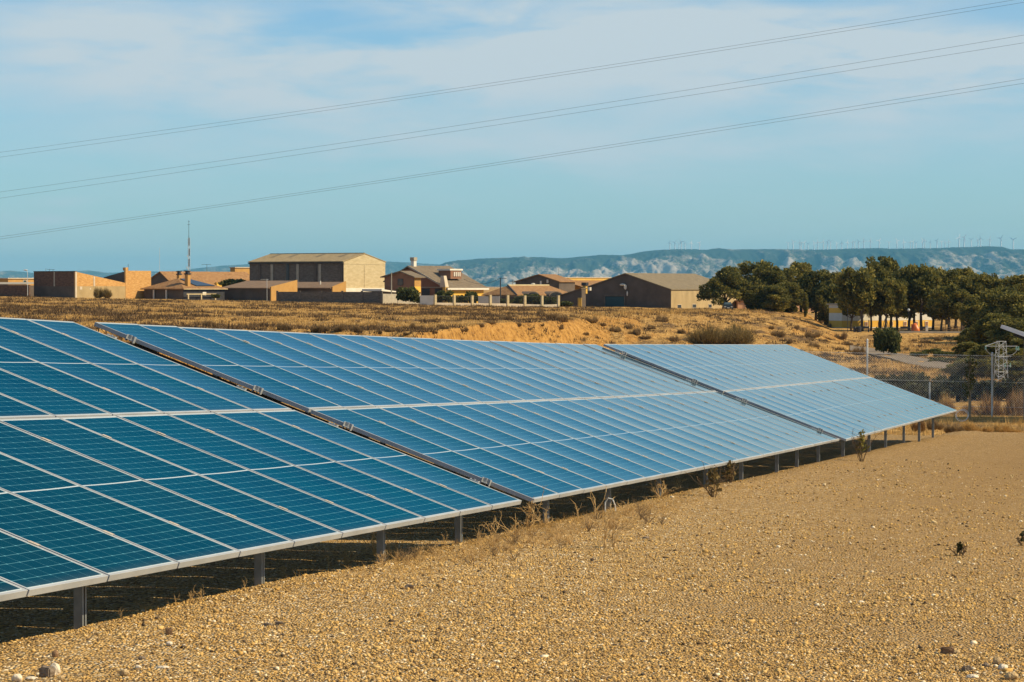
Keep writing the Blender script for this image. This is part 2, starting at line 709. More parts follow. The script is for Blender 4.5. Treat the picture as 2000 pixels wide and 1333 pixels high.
M_MT = mat_mountain('mountain', (0.035, 0.050, 0.030), (0.35, 0.305, 0.25), 0.30)
M_HILL = mat_mountain('far_hill', (0.04, 0.06, 0.035), (0.45, 0.38, 0.28), 0.08)
ridge('mountain', [(-900, 540), (-300, 560), (560, 560), (780, 548), (850, 522), (870, 513), (900, 509), (940, 506), (1000, 503.5), (1060, 503), (1100, 505),
                   (1140, 501), (1170, 498.5), (1215, 499), (1250, 493), (1290, 488.5), (1320, 487), (1380, 488), (1405, 485), (1430, 488), (1520, 487),
                   (1600, 488), (1680, 485.5), (1760, 486), (1860, 484), (1930, 481.5), (1950, 483), (1965, 487), (2000, 488), (2100, 492), (2500, 500), (2900, 520)],
      18500, 25000, 27500, M_MT, 120, 3.3)
ridge('hills', [(-900, 520), (-200, 533), (0, 530.5), (20, 529), (45, 531), (75, 534), (120, 533), (150, 530), (175, 528.5), (205, 533), (260, 531.5), (310, 531),
                (345, 530), (400, 523), (440, 519), (480, 517), (560, 514), (700, 511.5), (760, 511.5), (800, 513), (840, 516), (880, 519), (950, 522), (1200, 520), (2900, 520)],
      26500, 34000, 36000, M_HILL, 60, 8.1)

# ------------------------------------------------------------------ solar tables
PW, PL = 1.028, 2.112            # module size
SX, SY = 1.05, 2.1315            # pitch along the row / up the slope
FD = 0.036                       # frame depth


def mat_cells():
    m = bpy.data.materials.new('solar_cells')
    m.use_nodes = True
    N = NT(m.node_tree)
    p = N.n['Principled BSDF']
    uv = N.node('ShaderNodeTexCoord').outputs['UV']
    s = N.node('ShaderNodeSeparateXYZ')
    N.l.new(uv, s.inputs[0])
    mu, mv, mid = 0.026, 0.013, 0.0030
    u = N.math('DIVIDE', N.math('SUBTRACT', s.outputs[0], mu), 1 - 2 * mu)
    v = N.math('DIVIDE', N.math('SUBTRACT', s.outputs[1], mv), 1 - 2 * mv)
    vm = N.math('ABSOLUTE', N.math('SUBTRACT', v, 0.5))
    vh = N.math('DIVIDE', N.math('SUBTRACT', vm, mid), 0.5 - mid)          # 0..1 in each half
    cu = N.math('FRACT', N.math('MULTIPLY', u, 6.0))
    cv = N.math('FRACT', N.math('MULTIPLY', vh, 12.0))
    eu = N.math('SUBTRACT', 0.5, N.math('ABSOLUTE', N.math('SUBTRACT', cu, 0.5)))   # distance to cell edge (cell units)
    ev = N.math('SUBTRACT', 0.5, N.math('ABSOLUTE', N.math('SUBTRACT', cv, 0.5)))
    du = N.math('MULTIPLY', eu, 0.160)
    dv = N.math('MULTIPLY', ev, 0.085)
    lu = N.math('SUBTRACT', 1.0, N.smooth(du, 0.0007, 0.0015))
    lv = N.math('SUBTRACT', 1.0, N.smooth(dv, 0.0011, 0.0019))
    dia = N.math('SUBTRACT', 1.0, N.smooth(N.math('ADD', du, dv), 0.0065, 0.0085))
    midl = N.math('LESS_THAN', vm, mid)
    out_u = N.math('GREATER_THAN', N.math('ABSOLUTE', N.math('SUBTRACT', u, 0.5)), 0.5)
    out_v = N.math('GREATER_THAN', vm, 0.5)
    line = N.math('MAXIMUM', N.math('MULTIPLY', lu, 0.55), N.math('MULTIPLY', lv, 0.62))
    line = N.math('MAXIMUM', line, N.math('MULTIPLY', dia, 0.85))
    bus = N.math('FRACT', N.math('MULTIPLY', cu, 9.0))
    busl = N.math('LESS_THAN', N.math('ABSOLUTE', N.math('SUBTRACT', bus, 0.5)), 0.05)
    line = N.math('MAXIMUM', line, N.math('MULTIPLY', busl, 0.10))
    edge = N.math('MAXIMUM', midl, N.math('MAXIMUM', out_u, out_v))
    oi = N.node('ShaderNodeObjectInfo')
    ix = N.math('ADD', N.math('FLOOR', N.math('MULTIPLY', u, 6.0)), N.math('MULTIPLY', N.math('FLOOR', N.math('MULTIPLY', v, 24.0)), 7.0))
    wn = N.node('ShaderNodeTexWhiteNoise', noise_dimensions='2D')
    cmb = N.node('ShaderNodeCombineXYZ')
    N.l.new(ix, cmb.inputs[0])
    N.l.new(oi.outputs['Random'], cmb.inputs[1])
    N.l.new(cmb.outputs[0], wn.inputs['Vector'])
    cell = N.mix(wn.outputs['Value'], (0.0012, 0.016, 0.025), (0.0022, 0.023, 0.034))
    c = N.mix(line, cell, (0.20, 0.52, 0.60))
    c = N.mix(edge, c, (0.62, 0.66, 0.66))
    pos = N.node('ShaderNodeNewGeometry').outputs['Position']
    dust = N.smooth(N.noise(N.mapping(pos, (1.3, 1.3, 1.3)), 1.0, 6.0, 0.65), 0.40, 0.75)
    c = N.mix(N.math('MULTIPLY', dust, 0.007), c, (0.45, 0.38, 0.28))
    low = N.math('SUBTRACT', 1.0, N.smooth(s.outputs[1], 0.0, 0.05))
    c = N.mix(N.math('MULTIPLY', low, 0.06), c, (0.42, 0.33, 0.22))
    # coated glass: bluish reflection over the cells
    N.n.remove(p)
    df = N.node('ShaderNodeBsdfDiffuse')
    N.l.new(c, df.inputs['Color'])
    gl = N.node('ShaderNodeBsdfGlossy')
    N.l.new(N.math('ADD', 0.05, N.math('MULTIPLY', dust, 0.07)), gl.inputs['Roughness'])
    fr = N.node('ShaderNodeFresnel')
    fr.inputs['IOR'].default_value = 1.31
    N.l.new(N.ramp(fr.outputs[0], [(0.05, (0.004, 0.30, 0.36)), (0.24, (0.005, 0.32, 0.39)), (0.44, (0.012, 0.45, 0.57)), (0.54, (0.34, 0.67, 0.76)), (0.63, (0.70, 0.80, 0.80))]), gl.inputs['Color'])
    mx = N.node('ShaderNodeMixShader')
    N.l.new(N.ramp(fr.outputs[0], [(0.0, (0.0, 0.0, 0.0)), (0.45, (0.45, 0.45, 0.45)), (0.56, (0.68, 0.68, 0.68)), (0.66, (0.86, 0.86, 0.86))]), mx.inputs[0])
    N.l.new(df.outputs[0], mx.inputs[1])
    N.l.new(gl.outputs[0], mx.inputs[2])
    N.l.new(mx.outputs[0], N.n['Material Output'].inputs[0])
    return m


M_CELLS = mat_cells()
M_ALU = material('anodised_aluminium', [(0.35, (0.30, 0.315, 0.32)), (0.65, (0.38, 0.395, 0.40))], rough=0.5, metallic=0.05, spec=0.5, scale=2.0)
M_GALV = material('galvanised_steel', [(0.35, (0.19, 0.205, 0.205)), (0.65, (0.28, 0.295, 0.29))], rough=0.55, metallic=0.5, spec=0.5, scale=9.0, detail=6)
M_STEELP0 = material('white_coated_metal', [(0.3, (0.62, 0.63, 0.62)), (0.7, (0.72, 0.73, 0.72))], rough=0.5, scale=3)
M_DARKBEAM = material('shade_black_steel', [(0.3, (0.018, 0.02, 0.022)), (0.7, (0.03, 0.032, 0.035))], rough=0.7, scale=4)  # beam coloured near black to stand for its shaded side
M_CLAMP = material('clamp_metal', [(0.35, (0.46, 0.38, 0.29)), (0.65, (0.58, 0.50, 0.40))], rough=0.6, metallic=0.2, scale=9.0)


def panel_meshes():
    b = MB()
    w = 0.017
    b.box((0, 0, -FD), (PW, 0, 0), (0, w, 0), (0, 0, FD))
    b.box((0, PL - w, -FD), (PW, 0, 0), (0, w, 0), (0, 0, FD))
    b.box((0, w, -FD), (w, 0, 0), (0, PL - 2 * w, 0), (0, 0, FD))
    b.box((PW - w, w, -FD), (w, 0, 0), (0, PL - 2 * w, 0), (0, 0, FD))
    fr = b.mesh('solar_panel', M_ALU)
    bm = bmesh.new()
    bm.from_mesh(fr)
    bmesh.ops.bevel(bm, geom=[e for e in bm.edges], offset=0.0015, segments=1, affect='EDGES')
    bm.to_mesh(fr)
    bm.free()
    # slightly sagging glass
    nx, ny = 17, 13
    xs = np.linspace(w, PW - w, nx)
    ys = np.linspace(w, PL - w, ny)
    X, Y = np.meshgrid(xs, ys)
    a = (2 * (X - w) / (PW - 2 * w) - 1)
    c = (2 * (Y - w) / (PL - 2 * w) - 1)
    Z = -0.002 - 0.0036 * (1 - a ** 2) * (1 - c ** 6)
    me = grid_mesh('glass', X, Y, Z, M_CELLS)
    uvl = me.uv_layers.new(name='UVMap')
    vi = np.zeros(len(me.loops), np.int32)
    me.loops.foreach_get('vertex_index', vi)
    P = np.stack([X, Y], -1).reshape(-1, 2)[vi]
    P = P / np.array([PW, PL])
    uvl.data.foreach_set('uv', P.astype(np.float32).ravel())
    return fr, me


FRAME_ME, GLASS_ME = panel_meshes()


def clamp_meshes():
    b = MB()
    b.box((-0.019, -0.03, 0.0012), (0.038, 0, 0), (0, 0.06, 0), (0, 0, 0.0028))
    b.tube((0, 0, 0.0032), (0, 0, 0.005), 0.006)
    mid = b.mesh('clamp', M_CLAMP)
    b = MB()
    b.box((-0.050, -0.04, -0.045), (0.050, 0, 0), (0, 0.006, 0), (0, 0, 0.056))
    b.box((-0.050, 0.034, -0.045), (0.050, 0, 0), (0, 0.006, 0), (0, 0, 0.056))
    b.box((-0.050, -0.034, -0.030), (0.050, 0, 0), (0, 0.068, 0), (0, 0, 0.005))
    b.box((-0.008, -0.034, -0.025), (0.006, 0, 0), (0, 0.068, 0), (0, 0, 0.036))
    b.tube((-0.028, 0, -0.04), (-0.028, 0, 0.016), 0.008)
    end = b.mesh('end_clamp', M_ALU)
    return mid, end


CLAMP_ME, ENDCLAMP_ME = clamp_meshes()
RAILS = [0.45, 1.76, 2.63, 3.88]


def solar_table(label, o, u, v, n, i0, i1, post_x, sag=0.0, rows=2, group='solar tables in one row', end_left=True, ground=gravel_z):
    u, v, n = Vector(u).normalized(), Vector(v), Vector(n)
    v = (v - u * v.dot(u)).normalized()
    n = u.cross(v).normalized()
    M = Matrix((u, v, n)).transposed().to_4x4()
    M.translation = Vector(o)
    root = bpy.data.objects.new('solar_table', None)
    COL.objects.link(root)
    root.matrix_world = M
    root.empty_display_size = 0.2
    tag(root, label, 'solar table', group)
    Mi = M.inverted()
    rng = random.Random(int(abs(o[1]) * 10))
    first = None
    for i in range(i0, i1):
        t = 2 * (i + 0.5 - i0) / (i1 - i0) - 1
        dz = sag * (2 * t * t - 1)
        for j in range(rows):
            if first is None:
                fr = link('solar_panel', FRAME_ME, root)
                gl = link('glass', GLASS_ME, fr)
                first = (fr, gl)
            else:
                fr = first[0].copy()
                gl = first[1].copy()
                COL.objects.link(fr)
                COL.objects.link(gl)
                fr.parent = root
                gl.parent = fr
            fr.location = (i * SX + (SX - PW) / 2, j * SY + (SY - PL) / 2, dz)
            fr.rotation_euler = (rng.gauss(0, 0.0008), rng.gauss(0, 0.0012), 0)
    c0 = None
    for i in range(i0 + 1, i1):
        t = 2 * (i - i0) / (i1 - i0) - 1
        dz = sag * (2 * t * t - 1)
        for y in RAILS[:2 * rows]:
            if c0 is None:
                c0 = c = link('clamp', CLAMP_ME, root)
            else:
                c = c0.copy()
                COL.objects.link(c)
                c.parent = root
            c.location = (i * SX, y, dz)
    for side in (0, 1):
        for y in RAILS[:2 * rows]:
            c = link('end_clamp', ENDCLAMP_ME, root)
            c.location = (i0 * SX + (SX - PW) / 2 if side == 0 else i1 * SX - (SX - PW) / 2, y, sag)
            if side:
                c.rotation_euler = (0, 0, math.pi)
    for y in RAILS[:2 * rows]:
        b = MB()
        x0, x1 = i0 * SX - 0.045, i1 * SX + 0.045
        z1 = -FD - abs(sag) - 0.003
        b.box((x0, y - 0.025, z1 - 0.008), (x1 - x0, 0, 0), (0, 0.05, 0), (0, 0, 0.008))
        b.box((x0, y - 0.025, z1 - 0.07), (x1 - x0, 0, 0), (0, 0.006, 0), (0, 0, 0.062))
        b.box((x0, y - 0.019, z1 - 0.07), (x1 - x0, 0, 0), (0, 0.044, 0), (0, 0, 0.006))
        link('rail', b.mesh('rail', M_GALV), root)
    zr = -FD - abs(sag) - 0.075
    top = SY * rows
    if i0 == 0:
        b = MB().box((0.05, 0.30, -FD - 0.175), (0.05, 0, 0), (0, top - 0.75, 0), (0, 0, 0.165))
        link('end_beam', b.mesh('end_beam', M_DARKBEAM), root)
    for xi in post_x:
        x = xi * SX
        b = MB()
        b.box((x - 0.02, 0.30, zr - 0.08), (0.04, 0, 0), (0, top - 0.6, 0), (0, 0, 0.078))
        link('rafter', b.mesh('rafter', M_GALV), root)
        for yy, sx in ((0.26, 0.034), (top - 0.62, 0.034)):
            w = M @ Vector((x - 0.025, yy, zr - 0.02))
            gz = float(ground(w.x, w.y)) - 0.15
            ux = Vector((u.x, u.y, 0)).normalized()
            pv = Vector((ux.y, -ux.x, 0))
            b = MB()
            h = Vector((0, 0, w.z - gz))
            base = Vector((w.x, w.y, gz))
            # open C section: web away from the aisle, two flanges
            b.box(base - pv * 0.026 - ux * 0.030, ux * 0.060, pv * 0.004, h)
            b.box(base - pv * 0.022 - ux * 0.030, ux * 0.004, pv * 0.040, h)
            b.box(base - pv * 0.022 + ux * 0.026, ux * 0.004, pv * 0.040, h)
            b.box(base + pv * 0.018 - ux * 0.030, ux * 0.021, pv * 0.004, h)
            b.box(base + pv * 0.018 + ux * 0.009, ux * 0.021, pv * 0.004, h)
            pb = MB()
            pb.v = [tuple(Mi @ Vector(p)) for p in b.v]
            pb.f = b.f
            link('post', pb.mesh('post', M_GALV), root)
    return root


T1 = ([-2.274, 13.5256, -1.4372], [0.22551, 0.97370, -0.03235], [-0.91104, 0.22253, 0.34712], [0.34519, -0.0488, 0.93726])
T2 = ([0.1936, 24.2587, -1.8116], [0.22873, 0.97307, -0.02852], [-0.90943, 0.22404, 0.35036], [0.34731, -0.0542, 0.93618])
T3 = ([5.355, 45.81, -2.446], [0.2353, 0.9717, -0.0198], [-0.9074, 0.2269, 0.3538], [0.3483, -0.0653, 0.9351])
solar_table('nearest long solar table, dark blue panels filling the left foreground', *T1, -6, 10, [-4.0, -1.3, 1.32, 4.18, 6.85, 9.03])
solar_table('long middle solar table in the row, grey-blue panels between two gaps', *T2, 0, 21, [1.7, 4.45, 7.15, 10.2, 12.9, 16.1, 18.15, 20.6], sag=0.010)
solar_table('farthest solar table of the row, pale blue, its end by the wire fence', *T3, 0, 20, [1.8, 5.4, 8.0, 11.2, 14.2, 17.2])


def far_table():
    """the corner of a table on the neighbouring slope, almost edge-on"""
    u = Vector(T1[1])
    v = Vector(T1[2])
    Y = 92.0
    corner = at(1957.5, 634.5, Y)
    o = corner - v * (2 * SY)
    solar_table('white edge of a tilted solar table jutting in beside the dark pines', list(o), u, v, T1[3], 0, 6,
                [3.2, 5.2], group=None, ground=lambda x, y: ground_z(x, y))
    root = [c for c in bpy.data.objects if c.name.startswith('solar_table')][-1]
    b = MB().box((-0.05, -0.02, -0.12), (0.06, 0, 0), (0, 2 * SY + .04, 0), (0, 0, 0.115))
    link('edge_beam', b.mesh('edge_beam', M_STEELP0), root)


far_table()

# ------------------------------------------------------------------ the village
M_BRICK_D = material('shaded_brick', [(0.3, (0.07, 0.042, 0.03)), (0.5, (0.12, 0.07, 0.046)), (0.7, (0.17, 0.10, 0.066))], scale=1.8, detail=6, stretch=(1, 1, 3.2), bump=0.3)  # darker copy of the brick for walls turned away from the sun
M_BRICK = material('orange_brick', [(0.30, (0.378, 0.190, 0.061)), (0.5, (0.495, 0.271, 0.086)), (0.7, (0.594, 0.361, 0.139))], scale=1.6, detail=6, stretch=(1, 1, 3.4), bump=0.3)
M_RENDER = material('grey_render', [(0.3, (0.314, 0.228, 0.108)), (0.7, (0.408, 0.304, 0.152))], scale=0.5, detail=5)
M_CREAM = material('cream_blocks', [(0.3, (0.406, 0.320, 0.173)), (0.5, (0.484, 0.390, 0.223)), (0.7, (0.546, 0.452, 0.274))], scale=0.9, detail=6, stretch=(1, 1, 3), bump=0.2)
M_GREYBLOCK = material('grey_blocks', [(0.3, (0.085, 0.07, 0.056)), (0.7, (0.18, 0.148, 0.115))], scale=1.4, detail=6, stretch=(1, 1, 3), bump=0.3)
M_TILE = material('clay_roof_tiles', [(0.3, (0.176, 0.090, 0.036)), (0.5, (0.264, 0.140, 0.056)), (0.7, (0.352, 0.211, 0.092))], scale=2.2, detail=6, bump=0.6)
M_BROWNROOF = material('brown_roof', [(0.3, (0.168, 0.108, 0.064)), (0.7, (0.240, 0.160, 0.098))], scale=1.2, detail=5, bump=0.3)
M_SLATE = material('weathered_brown_tiles', [(0.3, (0.128, 0.098, 0.064)), (0.7, (0.212, 0.166, 0.111))], scale=1.4, detail=6, bump=0.4)
M_FIBRO = material('fibre_cement_roof', [(0.3, (0.255, 0.191, 0.100)), (0.7, (0.357, 0.272, 0.148))], scale=0.7, detail=6, stretch=(2, 1, 1), bump=0.2)
M_FIBRO_D = material('roof_light_sheet', [(0.3, (0.16, 0.13, 0.08)), (0.7, (0.21, 0.17, 0.11))], scale=2)
M_OCHRE = material('ochre_render', [(0.3, (0.493, 0.297, 0.068)), (0.7, (0.578, 0.378, 0.096))], scale=0.7, detail=5)
M_YELLOW = material('yellow_paint', [(0.3, (0.66, 0.38, 0.055)), (0.7, (0.74, 0.46, 0.085))], scale=0.6, detail=5)
M_ORANGE = material('orange_render', [(0.3, (0.400, 0.214, 0.059)), (0.7, (0.464, 0.269, 0.084))], scale=0.8)
M_WHITE = material('white_paint', [(0.3, (0.594, 0.552, 0.450)), (0.7, (0.702, 0.672, 0.576))], scale=0.7, detail=5)
M_STONEW = material('pale_stone', [(0.3, (0.46, 0.38, 0.27)), (0.7, (0.60, 0.51, 0.38))], scale=1.2, detail=6)
M_DKWALL = material('dark_shaded_plaster', [(0.3, (0.085, 0.066, 0.052)), (0.7, (0.13, 0.102, 0.08))], scale=0.5, detail=5)  # dark plaster, lowered further to deepen the shaded house fronts
M_RUSTWALL = material('rust_brown_plaster', [(0.3, (0.20, 0.095, 0.055)), (0.7, (0.27, 0.14, 0.08))], scale=0.6, detail=5)
M_DARK = material('dark_opening', [(0.3, (0.015, 0.017, 0.02)), (0.7, (0.03, 0.034, 0.04))], rough=0.25, spec=0.5, scale=0.5)
M_GLASS = material('window_glass', [(0.3, (0.03, 0.05, 0.055)), (0.7, (0.06, 0.085, 0.09))], rough=0.12, spec=0.6, scale=0.4)
M_TEAL = material('dark_teal_metal', [(0.3, (0.02, 0.055, 0.065)), (0.7, (0.03, 0.075, 0.085))], rough=0.5, scale=0.6, stretch=(0.4, 0.4, 6))
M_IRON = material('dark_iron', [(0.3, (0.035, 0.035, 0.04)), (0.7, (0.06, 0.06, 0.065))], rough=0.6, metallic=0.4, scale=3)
M_STEELP = material('pale_steel', [(0.3, (0.52, 0.54, 0.53)), (0.7, (0.64, 0.66, 0.64))], rough=0.5, metallic=0.3, scale=3)
M_CONC = material('concrete', [(0.3, (0.306, 0.272, 0.208)), (0.7, (0.408, 0.365, 0.280))], scale=1.5, detail=6)
M_TERRA = material('terracotta_wall', [(0.3, (0.336, 0.178, 0.096)), (0.7, (0.416, 0.238, 0.136))], scale=0.8, detail=5)


M_SAND = material('sandy_render', [(0.3, (0.30, 0.225, 0.115)), (0.5, (0.38, 0.285, 0.15)), (0.7, (0.43, 0.33, 0.18))], scale=0.7, detail=6, stretch=(1, 1, .35))
M_OLIVEROOF = material('olive_brown_sheet_roof', [(0.3, (0.165, 0.13, 0.078)), (0.7, (0.225, 0.18, 0.11))], scale=0.6, detail=6, stretch=(2, 1, 1), bump=0.2)


class Lot:
    """a building plot: corner at photo column px and depth Y; A runs left and away, B runs right and away"""
    def __init__(self, name, label, px, Y, ang=35.0, cat='building', group=None, base=None):
        self.Y = Y
        a = math.radians(ang)
        self.s = Y / F
        self.ca, self.sa = math.cos(a), math.sin(a)
        x = (px - 1000) * self.s
        self.z0 = float(terrain_z(x, Y)) - 0.5 if base is None else zpx(base, Y)
        self.C = Vector((x, Y, self.z0))
        self.A = Vector((-self.ca, self.sa, 0))
        self.B = Vector((self.sa, self.ca, 0))
        self.root = empty(name, self.C, label, cat, group)

    def la(self, npx):
        return npx * self.s / self.ca

    def lb(self, npx):
        return npx * self.s / self.sa

    def z(self, py):
        return zpx(py, self.Y) - self.z0

    def P(self, p, q, z):
        return self.C + self.A * p + self.B * q + Vector((0, 0, z))

    def part(self, mb, name, mat, parent=None, label=None):
        return mb.build(name, mat, parent or self.root, label=label)

    def block(self, p0, p1, q0, q1, z0, z1, name, mat, parent=None, label=None):
        b = MB().box(self.P(p0, q0, z0), self.A * (p1 - p0), self.B * (q1 - q0), (0, 0, z1 - z0))
        return self.part(b, name, mat, parent, label)

    def gable_b(self, LA, LB, he, hr, apex=0.5, wall=None, roof=None, over=0.35, th=0.16, wname='wall'):
        """ridge along B: the gable looks left-front"""
        ap = LA * apex
        w = MB().prism([self.P(0, 0, 0), self.P(LA, 0, 0), self.P(LA, 0, he), self.P(ap, 0, hr), self.P(0, 0, he)], self.B * LB)
        wo = self.part(w, wname, wall)
        r = MB()
        for p0, p1 in ((-over, ap), (LA + over, ap)):
            s = (hr - he) / abs((0 if p0 < ap else LA) - ap)
            zo = hr - s * abs(p0 - ap)
            r.prism([self.P(p0, -over, zo + .02), self.P(p1, -over, hr + .02), self.P(p1, -over, hr + th + .02), self.P(p0, -over, zo + th + .02)], self.B * (LB + 2 * over))
        ro = self.part(r, 'roof', roof)
        return wo, ro

    def gable_a(self, LA, LB, he, hr, wall=None, roof=None, over=0.3, th=0.16):
        """ridge along A: the gable looks right-front"""
        w = MB().prism([self.P(0, 0, 0), self.P(0, LB, 0), self.P(0, LB, he), self.P(0, LB / 2, hr), self.P(0, 0, he)], self.A * LA)
        wo = self.part(w, 'wall', wall)
        r = MB()
        for q0, q1 in ((-over, LB / 2), (LB + over, LB / 2)):
            s = (hr - he) / (LB / 2)
            zo = hr - s * abs(q0 - LB / 2)
            r.prism([self.P(-0.12, q0, zo + .02), self.P(-0.12, q1, hr + .02), self.P(-0.12, q1, hr + th + .02), self.P(-0.12, q0, zo + th + .02)], self.A * (LA + 0.3))
        ro = self.part(r, 'roof', roof)
        return wo, ro

    def hip(self, LA, LB, he, hr, wall=None, roof=None, over=0.45, ridge='B', inset=0.5):
        self.block(0, LA, 0, LB, 0, he, 'wall', wall)
        o = over
        e = [self.P(-o, -o, he), self.P(LA + o, -o, he), self.P(LA + o, LB + o, he), self.P(-o, LB + o, he)]
        e2 = [p + Vector((0, 0, .18)) for p in e]
        if ridge == 'B':
            k = min(LA * inset, LB * 0.49)
            r0, r1 = self.P(LA / 2, k, hr), self.P(LA / 2, LB - k, hr)
            fs = [(0, 1, 8), (1, 2, 9, 8), (2, 3, 9), (3, 0, 8, 9)]
        else:
            k = min(LB * inset, LA * 0.49)
            r0, r1 = self.P(k, LB / 2, hr), self.P(LA - k, LB / 2, hr)
            fs = [(0, 1, 9, 8), (1, 2, 9), (2, 3, 8, 9), (3, 0, 8)]
        b = MB()
        v = e + e2 + [r0, r1]
        fs = [tuple(i + 4 if i < 4 else i for i in f) for f in fs]
        fs += [(0, 1, 5, 4), (1, 2, 6, 5), (2, 3, 7, 6), (3, 0, 4, 7), (3, 2, 1, 0)]
        b.add(v, fs)
        return self.part(b, 'roof', roof)

    def win_a(self, px0, px1, py0, py1, C=671, name='window', frame=M_DKWALL, glass=M_GLASS, q=0.0):
        """opening on the left-front face, columns measured left of the corner"""
        p0, p1 = self.la(px0), self.la(px1)
        z0, z1 = self.z(py1), self.z(py0)
        f = MB()
        w = 0.09
        for (a0, a1, b0, b1) in ((p0, p1, z0, z0 + w), (p0, p1, z1 - w, z1), (p0, p0 + w, z0 + w, z1 - w), (p1 - w, p1, z0 + w, z1 - w)):
            f.box(self.P(a0, q - 0.07, b0), self.A * (a1 - a0), self.B * 0.068, (0, 0, b1 - b0))
        fo = self.part(f, name, frame)
        g = MB().box(self.P(p0 + w, q - 0.03, z0 + w), self.A * (p1 - p0 - 2 * w), self.B * 0.028, (0, 0, z1 - z0 - 2 * w))
        g.build('pane', glass, fo)
        return fo

    def win_b(self, px0, px1, py0, py1, name='window', frame=M_STONEW, glass=M_GLASS, p=0.0):
        q0, q1 = self.lb(px0), self.lb(px1)
        z0, z1 = self.z(py1), self.z(py0)
        f = MB()
        w = 0.10
        for (a0, a1, b0, b1) in ((q0, q1, z0, z0 + w), (q0, q1, z1 - w, z1), (q0, q0 + w, z0 + w, z1 - w), (q1 - w, q1, z0 + w, z1 - w)):
            f.box(self.P(p - 0.07, a0, b0), self.A * 0.068, self.B * (a1 - a0), (0, 0, b1 - b0))
        fo = self.part(f, name, frame)
        g = MB().box(self.P(p - 0.03, q0 + w, z0 + w), self.A * 0.028, self.B * (q1 - q0 - 2 * w), (0, 0, z1 - z0 - 2 * w))
        g.build('pane', glass, fo)
        return fo


